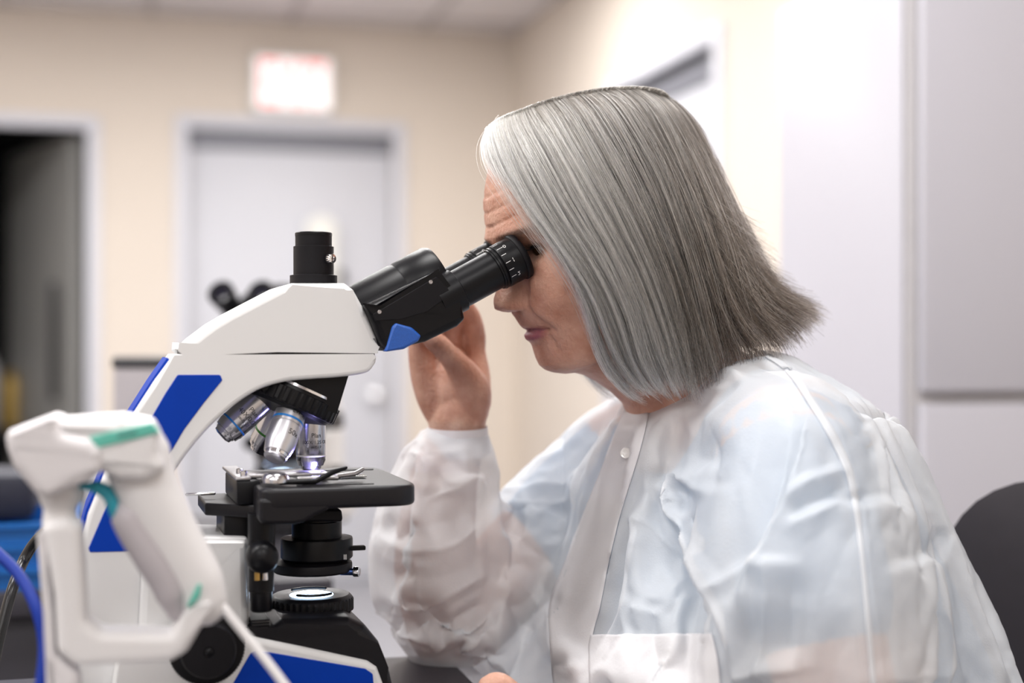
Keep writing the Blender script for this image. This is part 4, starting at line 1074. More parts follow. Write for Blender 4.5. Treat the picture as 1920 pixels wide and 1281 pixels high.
# hips, thighs, shins and feet under the bench
hipx, hipz = p2(1500, 1960)
for sg in (-1, 1):
    pts = crom([(hipx+.02, sg*.10, hipz+.03), (hipx-.18, sg*.12, hipz+.035), (hipx-.36, sg*.12, hipz+.02), (hipx-.38, sg*.12, hipz-.20), (hipx-.34, sg*.12, .05-BENCH_Z), (hipx-.44, sg*.12, .035-BENCH_Z)], 5)
    V, F = tube_g(pts, np.interp(np.linspace(0, 1, len(pts)), [0, .4, .6, .8, 1], [.095, .075, .06, .045, .035]), seg=20); SK.add(V, F)
body = mobj('body', SK.V, SK.F, m_skin, person, sharp=None)
# lip and brow tint of the skin itself; lid tint adds lashes and painted socket shade
tn = np.zeros((len(SK.V), 4), np.float32)
Z = zs_; Y = np.abs(ys_)
lip = np.exp(-((Z-(mouth_z-.0035))/.0052)**4)*np.clip(1.15-(Y/.026)**2, 0, 1)*(H[..., 0] > .03)
brow = np.exp(-((Z-(eye_z+.019+.10*(Y-.03)*0))/.0040)**2)*np.clip(1-((Y-.034)/.022)**2, 0, 1)*(H[..., 0] > .03)
lid = np.exp(-((Z-(eye_z+.001))/.0055)**2)*np.clip(1-((Y-.033)/.017)**2, 0, 1)*(H[..., 0] > .03)
tv = tn[:n_head].reshape(NRg, NA, 4)[:len(zl)]
tv[..., :3] = (.30, .075, .115); tv[..., 3] = np.clip(lip*1.4, 0, .85)
k = brow > lip; tv[k] = np.concatenate([np.full((k.sum(), 3), .06)*[1.2, 1, .9], np.clip(brow[k]*.9, 0, .7)[:, None]], 1)
k = lid > np.maximum(lip, brow); tv[k] = np.concatenate([np.full((k.sum(), 3), .045)*[1.5, .9, .8], np.clip(lid[k]*.9, 0, .75)[:, None]], 1)
a_ = body.data.attributes.new('tint', 'FLOAT_COLOR', 'POINT')
# vertex order is kept by from_pydata
if len(body.data.vertices) == len(tn): a_.data.foreach_set('color', tn.ravel())
# eyes
m_eye = mat('eye_white', (.38, .33, .30), .12); m_iris = mat('iris_brown', (.05, .025, .012), .1)
for sg in (-1, 1):
    xe = front_base(eye_z)-.0270
    ec = HO + fw*xe + upv*eye_z; ec[1] = sg*.031
    gz = AX*-1.0
    e_ = lathe('eyeball', [(0, -.0118)]+[(.0118*math.cos(t), .0118*math.sin(t)) for t in np.linspace(-1.4, 1.08, 14)], m_eye, person, o=ec, axis=gz, seg=28)
    lathe('iris', [(.0118*math.cos(t)*1.004, .0118*math.sin(t)*1.004) for t in np.linspace(.92, 1.5, 6)]+[(0, .0119)], m_iris, e_, o=ec, axis=gz, seg=24)
    # lids and lashes
    lat_ = np.cross(upv, gz); lat_ /= np.linalg.norm(lat_); uv_ = np.cross(gz, lat_)
    for (nm, e0, e1_) in (('upper_lid', 16, 100), ('lower_lid', -24, -100)):
        V = []; F = []; na, nb = 14, 7
        for r_ in (.0131, .0121):
            for q in range(nb):
                el = R(e0+(e1_-e0)*q/(nb-1))
                for p_ in range(na):
                    az = R(-82+164*p_/(na-1)); dr = math.cos(el)*(math.cos(az)*gz+math.sin(az)*lat_)+math.sin(el)*uv_
                    V.append(ec+dr*r_)
        for q in range(nb-1):
            for p_ in range(na-1):
                a0 = q*na+p_; F.append((a0, a0+1, a0+na+1, a0+na)); k0 = na*nb; F.append((k0+a0, k0+a0+na, k0+a0+na+1, k0+a0+1))
        for p_ in range(na-1): F.append((p_, na*nb+p_, na*nb+p_+1, p_+1))
        lid_o = mobj(nm, V, F, m_skin, e_, sharp=None)
        if nm == 'upper_lid':
            ls = MB()
            for p_ in range(22):
                az = R(-75+150*p_/21); el = R(15); dr = math.cos(el)*(math.cos(az)*gz+math.sin(az)*lat_)+math.sin(el)*uv_
                p0 = ec+dr*.0126; ls.add(*tube_g([p0, p0+dr*.003-uv_*.0008, p0+dr*.006+uv_*.0006, p0+dr*.0078+uv_*.0030], [.00022, .0002, .00016, .0001], seg=5, cap=False))
            ls.build('lashes', mat('lash_dark', (.012, .009, .008), .6), lid_o)
# ------------------------------------------------------------------ clothing
from mathutils.bvhtree import BVHTree
def fabric(name, col, clear, transl=.35, rough=.8, weave=True):
    m = bpy.data.materials.new(name); m.use_nodes = True; nt = m.node_tree; nt.nodes.remove(nt.nodes['Principled BSDF'])
    out = nt.nodes['Material Output']; tc = nt.nodes.new('ShaderNodeTexCoord')
    d = nt.nodes.new('ShaderNodeBsdfDiffuse'); t = nt.nodes.new('ShaderNodeBsdfTranslucent'); g = nt.nodes.new('ShaderNodeBsdfGlossy'); tr = nt.nodes.new('ShaderNodeBsdfTransparent')
    n = nt.nodes.new('ShaderNodeTexNoise'); n.inputs['Scale'].default_value = 14; n.inputs['Detail'].default_value = 4; nt.links.new(tc.outputs['Object'], n.inputs['Vector'])
    r = nt.nodes.new('ShaderNodeMix'); r.data_type = 'RGBA'; r.inputs[6].default_value = (*[c*.96 for c in col], 1); r.inputs[7].default_value = (*[min(1, c*1.03) for c in col], 1)
    nt.links.new(n.outputs['Fac'], r.inputs[0]); nt.links.new(r.outputs[2], d.inputs[0]); nt.links.new(r.outputs[2], t.inputs[0])
    g.inputs['Roughness'].default_value = .42; g.inputs[0].default_value = (1, 1, 1, 1)
    # fine woven relief
    w1 = nt.nodes.new('ShaderNodeTexVoronoi'); w1.inputs['Scale'].default_value = 620; nt.links.new(tc.outputs['Object'], w1.inputs['Vector'])
    n2 = nt.nodes.new('ShaderNodeTexNoise'); n2.inputs['Scale'].default_value = 70; n2.inputs['Detail'].default_value = 4; nt.links.new(tc.outputs['Object'], n2.inputs['Vector'])
    ma = nt.nodes.new('ShaderNodeMath'); ma.operation = 'MULTIPLY_ADD'; nt.links.new(w1.outputs['Distance'], ma.inputs[0]); ma.inputs[1].default_value = .16; nt.links.new(n2.outputs['Fac'], ma.inputs[2])
    bp = nt.nodes.new('ShaderNodeBump'); bp.inputs['Strength'].default_value = .22; bp.inputs['Distance'].default_value = .003
    nt.links.new(ma.outputs[0], bp.inputs['Height'])
    for b in (d, t, g): nt.links.new(bp.outputs[0], b.inputs['Normal'])
    m1 = nt.nodes.new('ShaderNodeMixShader'); m1.inputs[0].default_value = transl; nt.links.new(d.outputs[0], m1.inputs[1]); nt.links.new(t.outputs[0], m1.inputs[2])
    m2 = nt.nodes.new('ShaderNodeMixShader'); m2.inputs[0].default_value = .035; nt.links.new(m1.outputs[0], m2.inputs[1]); nt.links.new(g.outputs[0], m2.inputs[2])
    m3 = nt.nodes.new('ShaderNodeMixShader'); m3.inputs[0].default_value = clear; nt.links.new(m2.outputs[0], m3.inputs[1]); nt.links.new(tr.outputs[0], m3.inputs[2])
    nt.links.new(m3.outputs[0], out.inputs[0])
    return m
m_gown = fabric('gown_fabric', (.85, .875, .91), .35, .22)
m_gown2 = fabric('gown_double_fabric', (.86, .85, .87), .16, .25)
m_scrub = fabric('scrub_fabric', (.14, .31, .51), 0.0, .05)
m_cuff = fabric('cuff_knit', (.86, .84, .86), 0.02, .15)

def loft_tube(pts, rr, seg=28, n=6):
    c_ = crom(pts, n); return tube_g(c_, np.interp(np.linspace(0, 1, len(c_)), np.linspace(0, 1, len(rr)), rr), seg=seg)
# blue scrub top with short sleeves, under the gown
S = MB(); S.add(*ring_g(torso(.012)[:9]))
S.add(*loft_tube([near_arm[0], near_arm[1], MF.px(1520, 1070, -.212), MF.px(1530, 1128, -.224)], [.056, .058, .058, .058]))
S.add(*loft_tube([far_arm[0], far_arm[1], MF.px(1035, 1005, .156)], [.055, .056, .056]))
sm_ = remeshed(S.V, S.F, .008, smooth_iter=8); sm_.materials.clear(); sm_.materials.append(m_scrub); sm_.shade_smooth()
scrub = link(bpy.data.objects.new('scrub_top', sm_), person); scrub['label'] = 'light blue scrub top seen through the gown'

# white gown
G = MB(); G.add(*ring_g(torso(-.012)))
G.add(*loft_tube([MF.px(1420, 800, -.085), MF.px(1478, 865, -.142), MF.px(1530, 980, -.190), MF.px(1570, 1150, -.222), MF.px(1600, 1390, -.240)], [.060, .076, .080, .080, .072]))
G.add(*loft_tube([MF.px(1610, 1390, -.246), near_fore[1], near_fore[2], MF.px(1045, 1388, -.095)], [.074, .062, .048, .036]))
G.add(*loft_tube([MF.px(1250, 820, .09), far_arm[0], far_arm[1], MF.px(985, 1055, .156), MF.px(905, 1150, .145)], [.058, .066, .070, .074, .068]))
G.add(*loft_tube([MF.px(850, 1182, .142), MF.px(820, 1090, .138), MF.px(812, 985, .134), MF.px(832, 890, .128), MF.px(856, 842, .122), MF.px(858, 822, .121)], [.052, .062, .060, .047, .037, .030]))
# let the cloth hang and buckle: a short cloth simulation over the scrub top and body
def draped(V, F, frames=26, voxel=.0092, grow=-.16):
    m0 = remeshed(V, F, voxel, smooth_iter=6); m0.materials.clear()
    o = bpy.data.objects.new('drape', m0); COL.objects.link(o); o.parent = person
    co_, _ = mesh_np(m0)
    vg = o.vertex_groups.new(name='pin')
    d_c = np.linalg.norm(co_-MF.px(858, 815, .121), axis=1); d_c2 = np.linalg.norm(co_-MF.px(1045, 1388, -.095), axis=1); neck_c = np.array(MF.px(1320, 705, 0)); d_n = np.linalg.norm(co_-neck_c, axis=1)
    pin = (d_c < .036) | (d_c2 < .045) | (d_n < .085) | (co_[:, 2] < SEAT_Z+.12) | (np.linalg.norm(co_-MF.px(850, 1190, .142), axis=1) < .055)
    vg.add([int(k) for k in np.where(pin)[0]], 1.0, 'REPLACE')
    for c_ in (scrub, body):
        cm = c_.modifiers.new('collide', 'COLLISION'); c_.collision.thickness_outer = .004; c_.collision.cloth_friction = 8
    md = o.modifiers.new('cloth', 'CLOTH'); s = md.settings
    s.quality = 6; s.mass = .12; s.tension_stiffness = 12; s.compression_stiffness = 12; s.shear_stiffness = 6; s.bending_stiffness = .10
    s.tension_damping = 10; s.compression_damping = 10; s.air_damping = 3
    s.vertex_group_mass = 'pin'; s.shrink_min = grow; s.shrink_max = grow
    s.effector_weights.gravity = .6
    md.collision_settings.collision_quality = 2; md.collision_settings.distance_min = .004; md.collision_settings.use_self_collision = False
    md.point_cache.frame_start = 1; md.point_cache.frame_end = frames
    for k in range(1, frames+1): SC.frame_set(k)
    dg = bpy.context.evaluated_depsgraph_get(); m1 = bpy.data.meshes.new_from_object(o.evaluated_get(dg))
    o.modifiers.clear()
    for c_ in (scrub, body): c_.modifiers.clear()
    SC.frame_set(1)
    o.data = m1; m1.materials.clear()
    sd = o.modifiers.new('d', 'SUBSURF'); sd.levels = 2; sd.render_levels = 2
    dg = bpy.context.evaluated_depsgraph_get(); m2 = bpy.data.meshes.new_from_object(o.evaluated_get(dg))
    bpy.data.objects.remove(o)
    return m2
gm = draped(G.V, G.F)
co, no = mesh_np(gm)
px = MF.to_px(co)
wd = MF.world(co)-np.array([0, 0, CAMZ]); wd /= np.linalg.norm(wd, axis=1)[:, None]
nw_ = no[:, :1]*MF.ux+no[:, 1:2]*MF.uy+no[:, 2:]*np.array([0, 0, 1.])
facing = np.clip(-np.sum(nw_*wd, 1)*4+.6, 0, 1)
near = co[:, 1] < 0.10                 # torso and near sleeve ; far sleeve handled by its own list
def fold(pts, wl, wr, h, sel, p=1.15, ends=(.28, .28)):
    """crease along a line: wl / wr are its widths left and right of the direction of travel, h the height in mm"""
    P = np.array(pts, float); P = crom(P, 5); seg = np.diff(P, axis=0); L = np.linalg.norm(seg, axis=1); cum = np.concatenate([[0], np.cumsum(L)]); tot = cum[-1]
    lo, hi = P.min(0)-max(wl, wr)*1.6, P.max(0)+max(wl, wr)*1.6
    idx = np.where(sel & (px[:, 0] > lo[0]) & (px[:, 0] < hi[0]) & (px[:, 1] > lo[1]) & (px[:, 1] < hi[1]))[0]
    if not len(idx): return
    q = px[idx]; best = np.full(len(idx), 1e9); sgn = np.ones(len(idx)); par = np.zeros(len(idx))
    for k in range(len(seg)):
        v = q-P[k]; t = np.clip(v@seg[k]/(L[k]**2+1e-9), 0, 1); d = v-t[:, None]*seg[k]; dd = np.hypot(d[:, 0], d[:, 1])
        m = dd < best; best[m] = dd[m]; sgn[m] = np.sign(seg[k][0]*v[m, 1]-seg[k][1]*v[m, 0]); par[m] = (cum[k]+t[m]*L[k])/tot
    w_ = np.where(sgn > 0, wr, wl)       # image y is down: positive cross = right of travel
    w_ = w_*1.6
    f = np.clip(1-best/w_, 0, 1)**p; f = f+.10*(np.exp(-(best/4.0)**2)-0)*(f > 0)
    tp_ = np.clip(par/ends[0], 0, 1)*np.clip((1-par)/ends[1], 0, 1); tp_ = tp_*tp_*(3-2*tp_)
    disp[idx] += FOLD_K*h*.001*f*tp_*facing[idx]
disp = np.zeros(len(co)); FOLD_K = 0.85
# general crumple
nz = np.array([(1-abs(mnoise.noise(Vector(v*np.array([9., 9, 5])))))*.9 + (1-abs(mnoise.noise(Vector(v*np.array([20., 20, 11])+np.array([3., 7, 1])))))*.35 for v in co])
disp += (nz-.95)*.002
T = near
# raglan seam and shoulder
fold([(1415, 652), (1480, 695), (1525, 760), (1562, 822), (1590, 885), (1604, 940)], 40, 26, 5, T, ends=(.05, .05))
fold([(1604, 930), (1618, 1040), (1630, 1150), (1645, 1290)], 90, 60, 9, T, ends=(.1, .02))
fold([(1325, 785), (1338, 850), (1345, 930)], 26, 30, -6, T, ends=(.4, .2))
fold([(1238, 902), (1285, 896), (1342, 932)], 30, 14, 8, T)
fold([(1262, 925), (1292, 930), (1278, 968)], 20, 20, -9, T)
fold([(1234, 898), (1262, 955), (1295, 1000), (1322, 1065), (1346, 1125), (1370, 1195), (1392, 1290)], 95, 12, 15, T, ends=(.08, .02))
fold([(1168, 962), (1225, 995), (1280, 1050), (1325, 1120), (1345, 1170)], 34, 70, 8, T, ends=(.1, .3))
fold([(1250, 1010), (1300, 1090), (1345, 1180)], 26, 26, -8, T)
fold([(1512, 770), (1503, 850), (1480, 940), (1450, 1020), (1420, 1090), (1398, 1160), (1390, 1240)], 14, 90, 0, T)
fold([(1515, 760), (1500, 860), (1472, 960), (1440, 1040), (1412, 1120), (1398, 1200)], 80, 16, 14, T, ends=(.15, .2))
fold([(1252, 985), (1292, 1050), (1328, 1120), (1358, 1195), (1372, 1250)], 8, 42, -9, T)
fold([(1496, 800), (1470, 900), (1435, 990), (1400, 1080), (1385, 1150)], 8, 45, -8, T)
fold([(1338, 1122), (1388, 1080), (1440, 1030)], 10, 18, 7, T)
fold([(1470, 955), (1525, 912), (1592, 886)], 12, 18, 6, T)
fold([(1475, 985), (1530, 940), (1590, 915)], 12, 16, -4, T)
fold([(1470, 1010), (1540, 965), (1590, 952)], 16, 22, 5, T)
fold([(1448, 1045), (1452, 1110), (1444, 1200), (1440, 1290)], 40, 16, 10, T, ends=(.1, .02))
fold([(1490, 1060), (1485, 1140), (1480, 1260)], 30, 60, -7, T)
fold([(1612, 932), (1665, 955), (1710, 985), (1735, 1050)], 14, 26, 4, T)
fold([(1738, 1062), (1760, 1020), (1772, 985)], 16, 16, -9, T)
fold([(1732, 1030), (1748, 1080), (1762, 1150), (1768, 1220), (1758, 1300)], 14, 70, 12, T, ends=(.1, .02))
fold([(1612, 770), (1655, 850), (1690, 935), (1735, 1010)], 24, 20, 5, T)
fold([(1175, 1130), (1205, 1148), (1250, 1158)], 12, 22, 5, T)
fold([(1195, 790), (1172, 860), (1128, 965), (1085, 1075), (1055, 1150)], 12, 46, 3.5, T, ends=(.05, .1))
fold([(1245, 775), (1230, 850), (1240, 905)], 30, 20, 6, T)
fold([(1150, 800), (1105, 900), (1085, 1000)], 24, 18, 6, T)
fold([(1120, 780), (1085, 860), (1062, 960)], 22, 16, 6, T)
fold([(1065, 770), (1048, 830), (1055, 930), (1062, 1020)], 14, 26, -7, co[:, 1] > 0.0)
fold([(1030, 1110), (1040, 1200), (1060, 1275)], 20, 40, 7, T)
fold([(1090, 1240), (1060, 1275)], 14, 14, 5, T)
# far sleeve
Fs = co[:, 1] > 0.06
fold([(748, 850), (800, 858), (850, 905), (915, 880)], 20, 24, 5, Fs)
fold([(780, 830), (800, 880), (795, 935)], 16, 22, 5, Fs)
fold([(870, 850), (880, 900), (915, 905)], 14, 22, 5, Fs)
fold([(795, 940), (850, 918), (918, 885)], 20, 34, 7, Fs)
fold([(692, 985), (725, 1015), (785, 1035), (860, 1015), (922, 955)], 30, 30, 9, Fs)
fold([(725, 960), (748, 1012), (785, 975)], 16, 26, -8, Fs)
fold([(790, 1040), (788, 1090), (792, 1128)], 30, 30, 6, Fs)
fold([(725, 1122), (785, 1138), (860, 1105), (925, 1065)], 55, 12, 10, Fs)
fold([(760, 1060), (775, 1090)], 20, 20, -5, Fs)
fold([(800, 1222), (850, 1195), (925, 1150)], 16, 12, 9, Fs)
fold([(815, 1190), (860, 1165), (920, 1125)], 14, 14, -8, Fs)
fold([(848, 1232), (890, 1205), (935, 1170)], 10, 14, 7, Fs)
fold([(795, 1140), (808, 1200), (812, 1235)], 16, 26, 6, Fs)
fold([(922, 930), (938, 1010), (945, 1100), (930, 1200), (925, 1290)], 26, 16, 9, Fs)
fold([(925, 970), (965, 1000), (1005, 1035), (1048, 1068)], 26, 14, -8, Fs)
fold([(950, 1065), (985, 1110), (1030, 1150)], 20, 26, 7, Fs)
fold([(948, 1110), (975, 1165), (1015, 1190)], 16, 18, -6, Fs)
fold([(985, 905), (960, 950), (930, 985)], 24, 24, 5, Fs)
disp = np.clip(disp, -.011, .032)
co2 = co+no*disp[:, None]
gm.vertices.foreach_set('co', co2.astype(np.float32).ravel())
gm.materials.clear(); gm.materials.append(m_gown); gm.shade_smooth(); gm.update()
gown = link(bpy.data.objects.new('lab_gown', gm), person); gown['label'] = 'white translucent disposable gown'
# pieces of doubled cloth laid on the gown: found on its surface
tree = BVHTree.FromPolygons([Vector(v) for v in co2], [tuple(p.vertices) for p in gm.polygons])
def on_gown(x, y, off=.0012):
    a, b = MF.px(x, y, -.45), MF.px(x, y, .45); d = Vector(b-a).normalized(); hit = tree.ray_cast(Vector(a), d)
    if hit[0] is None: return None
    n = hit[1];  n = -n if n.dot(d) > 0 else n
    return np.array(hit[0])+np.array(n)*off
def patch(name, left, right, nu, nv, m, off=.0012, th=.0006):
    Lc = crom(left, 12); Rc = crom(right, 12)
    def samp(C, t):
        d = np.concatenate([[0], np.cumsum(np.linalg.norm(np.diff(C, axis=0), axis=1))]); d /= d[-1]
        return np.array([np.interp(t, d, C[:, 0]), np.interp(t, d, C[:, 1])])
    V = []; ok = True
    for j in range(nv+1):
        l, r = samp(Lc, j/nv), samp(Rc, j/nv)
        for i in range(nu+1):
            q = l+(r-l)*i/nu; p = on_gown(q[0], q[1], off)
            V.append(p)
    W = [np.zeros(3) if v is None else v for v in V]
    F = []
    for j in range(nv):
        for i in range(nu):
            q = (j*(nu+1)+i, j*(nu+1)+i+1, (j+1)*(nu+1)+i+1, (j+1)*(nu+1)+i)
            if any(V[k] is None for k in q): continue
            if max(np.linalg.norm(W[q[k]]-W[q[k-1]]) for k in range(4)) > .06: continue
            F.append(q)
    used = sorted({k for q in F for k in q}); ren = {k: n for n, k in enumerate(used)}; W = [W[k] for k in used]; F = [tuple(ren[k] for k in q) for q in F]
    o = mobj(name, W, F, m, gown, sharp=None)
    md = o.modifiers.new('t', 'SOLIDIFY'); md.thickness = th; md.offset = 1
    return o
patch('placket', [(1172, 768), (1140, 850), (1100, 950), (1062, 1050), (1032, 1130), (1032, 1200), (1040, 1300)], [(1218, 776), (1200, 850), (1166, 960), (1142, 1060), (1126, 1140), (1112, 1200), (1108, 1300)], 14, 90, m_gown2)['label'] = 'doubled front placket'
patch('pocket', [(1110, 1192), (1106, 1230), (1112, 1330)], [(1338, 1189), (1348, 1240), (1355, 1330)], 50, 26, m_gown2, off=.002)['label'] = 'doubled pocket'
patch('shoulder_seam', [(1408, 655), (1472, 698), (1517, 762), (1555, 826), (1584, 890), (1597, 950), (1610, 1040), (1620, 1150), (1632, 1290)], [(1420, 652), (1486, 694), (1530, 757), (1568, 818), (1596, 882), (1608, 945), (1619, 1040), (1629, 1150), (1642, 1290)], 3, 110, m_gown, off=.001)
bpos = on_gown(1176, 850, .0022)
lathe('button', [(.0046, -.001), (.0050, .0004), (.0046, .0014), (.0030, .0014), (.0022, .0010), (0, .0011)], mat('pearl', (.85, .84, .82), .15, coat=.6), gown, o=bpos, axis=(-.5, -.8, .25), seg=28)
# knitted cuff at the far wrist with fine ribs, and at the near wrist
def cuff(c0, c1, r0, r1, n=64):
    c_ = crom([c0, (np.array(c0)+np.array(c1))/2, c1], 6); V, F = tube_g(c_, np.linspace(r0, r1, len(c_)), seg=n*2, cap=False)
    V = np.array(V)
    for k in range(len(c_)):
        for i in range(0, n*2, 2): V[k*n*2+i] += (c_[k]-V[k*n*2+i])*.02
    return mobj('cuff', V, F[:-2], m_cuff, gown, sharp=None)
cuff(MF.px(858, 852, .122), MF.px(858, 800, .120), .0305, .0280)
cuff(MF.px(1055, 1392, -.098), MF.px(1020, 1376, -.086), .034, .029)

# ------------------------------------------------------------------ office chair
ch_p = MF.world(MF.px(1600, 1960, 0.0))
CF = Frame((.43, 1.10, 0), 45.0)
chair = empty('office_chair', CF); tag(chair, 'black office chair with rounded backrest behind the person', 'chair')
m_chair = mat('chair_black', (0.020, 0.016, 0.022), 0.62, var=0.15, scale=60, bump=0.1, bscale=900)
seat_top = ch_p[2]-.075
V, F = rext_g([(p[0], p[1]) for p in fillet([(-.27, -.26, .07), (.22, -.26, .07), (.22, .26, .07), (-.27, .26, .07)], n=8)], seat_top-.06, seat_top, .02, 4)
mobj('seat', [(v[0], v[2], v[1]) for v in V], F, m_chair, chair, flat_axis=2)
# backrest outline seen across the chair
bw = .235; bz0 = seat_top+.12
bx = .20; bz1 = CAMZ+(CY-903)/FPX*1.34
def back_pt(y, z):
    cv_ = .055*(abs(y)/bw)**2; return bx+.085-cv_+.05*((z-bz0)/(bz1-bz0))-.03
outline = fillet([(-bw*.9, bz0, .06), (bw*.9, bz0, .06), (bw, (bz0+bz1)/2, .2), (bw*.93, bz1, .11), (-bw*.93, bz1, .11), (-bw, (bz0+bz1)/2, .2)], n=8)
V, F = rext_g(outline, 0, .045, .018, 4)
# subdivide the pad so that it can curve: rebuild as a grid of scaled outlines
ol = np.array(outline); cen = ol.mean(0); Vb = []; Fb = []; n_o = len(ol); lv_ = np.linspace(1, 0, 9)
def lay(t, s):
    return [(back_pt(p[0], p[1])+t, p[0], p[1]) for p in (cen+(ol-cen)*s)]
seqs = [(0.0+.012*(1-s**4), s) for s in (0.02, .3, .5, .7, .85, .95, 1.0)]
layers = [lay(-.030-(.012*(1-s**6)), s) for s in (.02, .3, .5, .7, .85, .94, .985, 1.0)] + [lay(.0, s) for s in (1.0, .985, .94, .85, .7, .5, .3, .02)]
for L_ in layers: Vb += L_
for k in range(len(layers)-1):
    for i in range(n_o): Fb.append((k*n_o+i, k*n_o+(i+1) % n_o, (k+1)*n_o+(i+1) % n_o, (k+1)*n_o+i))
Fb.append(tuple(range(n_o))); Fb.append(tuple((len(layers)-1)*n_o+i for i in range(n_o)))
mobj('backrest', Vb, Fb, m_chair, chair, sharp=55)
tube('back_support', crom([(0.05, 0, seat_top-.07), (.24, 0, seat_top-.07), (bx+.12, 0, seat_top+.06), (back_pt(0, bz0+.15)+.02, 0, bz0+.15)], 5), .018, m_chair, chair, seg=14)
lathe('gas_lift', [(.04, .09), (.04, .12), (.028, .13), (.028, seat_top-.15), (.05, seat_top-.14), (.09, seat_top-.065)], m_leg, chair, seg=28)
for k in range(5):
    a = 2*PI*k/5+.3; tube('base_leg', [(.03*math.cos(a), .03*math.sin(a), .105), (.29*math.cos(a), .29*math.sin(a), .075)], [.024, .016], m_chair, chair, seg=12)
    lathe('caster', [(.02, -.02), (.028, -.016), (.028, .016), (.02, .02)], m_blk, chair, o=(.29*math.cos(a), .29*math.sin(a), .029), axis=(-math.sin(a), math.cos(a), 0), seg=20)
# ------------------------------------------------------------------ hair
# guide strands on the near side: (pixel x, pixel y, distance from the head's middle plane)
GUIDES = [
 [(912, 240, .002), (907, 272, -.015), (920, 312, -.032), (966, 359, -.050), (1020, 424, -.064), (1068, 486, -.075), (1090, 540, -.079), (1104, 592, -.079), (1115, 642, -.075), (1137, 697, -.067), (1178, 742, -.055), (1205, 752, -.048)],
 [(935, 222, .002), (928, 250, -.022), (948, 308, -.046), (990, 385, -.066), (1045, 465, -.080), (1098, 548, -.086), (1128, 625, -.085), (1152, 680, -.080), (1190, 728, -.071), (1225, 752, -.064)],
 [(972, 207, .002), (982, 235, -.026), (1018, 300, -.056), (1068, 390, -.078), (1128, 490, -.090), (1172, 585, -.092), (1198, 670, -.088), (1225, 720, -.082), (1252, 748, -.076)],
 [(1020, 190, .002), (1045, 222, -.034), (1090, 300, -.065), (1145, 400, -.086), (1198, 510, -.095), (1234, 610, -.095), (1258, 690, -.091), (1278, 742, -.086)],
 [(1075, 176, .002), (1110, 212, -.038), (1160, 300, -.070), (1213, 410, -.091), (1256, 520, -.098), (1284, 620, -.097), (1296, 700, -.093), (1300, 752, -.089)],
 [(1130, 168, .002), (1172, 203, -.040), (1228, 300, -.072), (1276, 420, -.092), (1310, 530, -.097), (1332, 620, -.095), (1340, 680, -.091), (1335, 722, -.088)],
 [(1185, 166, .002), (1232, 203, -.036), (1280, 300, -.064), (1326, 420, -.083), (1360, 530, -.087), (1385, 612, -.085), (1404, 660, -.081), (1396, 692, -.078)],
 [(1230, 174, .002), (1272, 218, -.024), (1317, 310, -.044), (1362, 420, -.058), (1402, 520, -.063), (1436, 592, -.062), (1460, 638, -.058), (1466, 668, -.054)],
 [(1258, 186, .002), (1296, 232, -.008), (1334, 315, -.014), (1374, 410, -.020), (1418, 495, -.024), (1462, 556, -.026), (1498, 592, -.024), (1512, 612, -.020)],
 [(1266, 192, .008), (1303, 238, .012), (1338, 318, .018), (1376, 412, .024), (1416, 498, .028), (1452, 562, .030), (1484, 606, .030), (1498, 632, .030)],
]
NV = 40
def resample(P, n):
    P = crom(P, 10); d = np.concatenate([[0], np.cumsum(np.linalg.norm(np.diff(P, axis=0), axis=1))]); d /= d[-1]; t = np.linspace(0, 1, n)
    return np.stack([np.interp(t, d, P[:, k]) for k in range(3)], 1)
gd = [resample(np.array([MF.px(g[0][0]-2, g[0][1]+4, .009)]+[MF.px(*p) for p in g]), NV) for g in GUIDES]
# far side: mirrored, drawn back from the brow
for g in reversed(gd[:-2]):
    q = g.copy(); q[:, 1] *= -1; t = np.linspace(0, 1, NV); q[:, 0] += .055*np.clip(t*3, 0, 1)*np.clip(1-(g[:, 0]-gd[0][:, 0].min())/.20, 0, 1)
    gd.append(q)
gd = np.array(gd); NG = len(gd)
def sheet(u):
    """strand at fractional guide position u"""
    u = np.clip(u, 0, NG-1.0001); i = int(u); f = u-i
    p0, p1, p2_, p3 = gd[max(i-1, 0)], gd[i], gd[i+1], gd[min(i+2, NG-1)]
    return .5*(2*p1+(-p0+p2_)*f+(2*p0-5*p1+4*p2_-p3)*f*f+(-p0+3*p1-3*p2_+p3)*f**3)
HC = HO.copy()
def inward(P, d):
    c = np.stack([np.full(len(P), HO[0]+.012), np.zeros(len(P)), np.full(len(P), HO[2])], 1)
    v = P-c; v[:, 2] *= np.where(v[:, 2] > 0, .45+.9*np.clip(v[:, 2]/.09, 0, 1), .45); v /= np.linalg.norm(v, axis=1)[:, None]+1e-9
    return P-v*np.asarray(d)[..., None] if np.ndim(d) else P-v*d
# base volume under the strands
us = np.linspace(1.9, NG-1.45, 120); tt = np.linspace(0, 1, NV)
outer = np.array([inward(sheet(u), .006+.004*tt)[:NV-3-4] for u in us]); inner_ = np.array([inward(sheet(u), .012+.006*tt)[:NV-3-4] for u in us])
nr, nvv = outer.shape[:2]; Vv = np.concatenate([outer.reshape(-1, 3), inner_.reshape(-1, 3)]); Fv = []; off = nr*nvv
for i in range(nr-1):
    for j in range(nvv-1):
        Fv.append((i*nvv+j, (i+1)*nvv+j, (i+1)*nvv+j+1, i*nvv+j+1)); Fv.append((off+i*nvv+j, off+i*nvv+j+1, off+(i+1)*nvv+j+1, off+(i+1)*nvv+j))
for i in range(nr-1):
    for j in (0, nvv-1): Fv.append((i*nvv+j, off+i*nvv+j, off+(i+1)*nvv+j, (i+1)*nvv+j))
for j in range(nvv-1):
    for i in (0, nr-1): Fv.append((i*nvv+j, i*nvv+j+1, off+i*nvv+j+1, off+i*nvv+j))
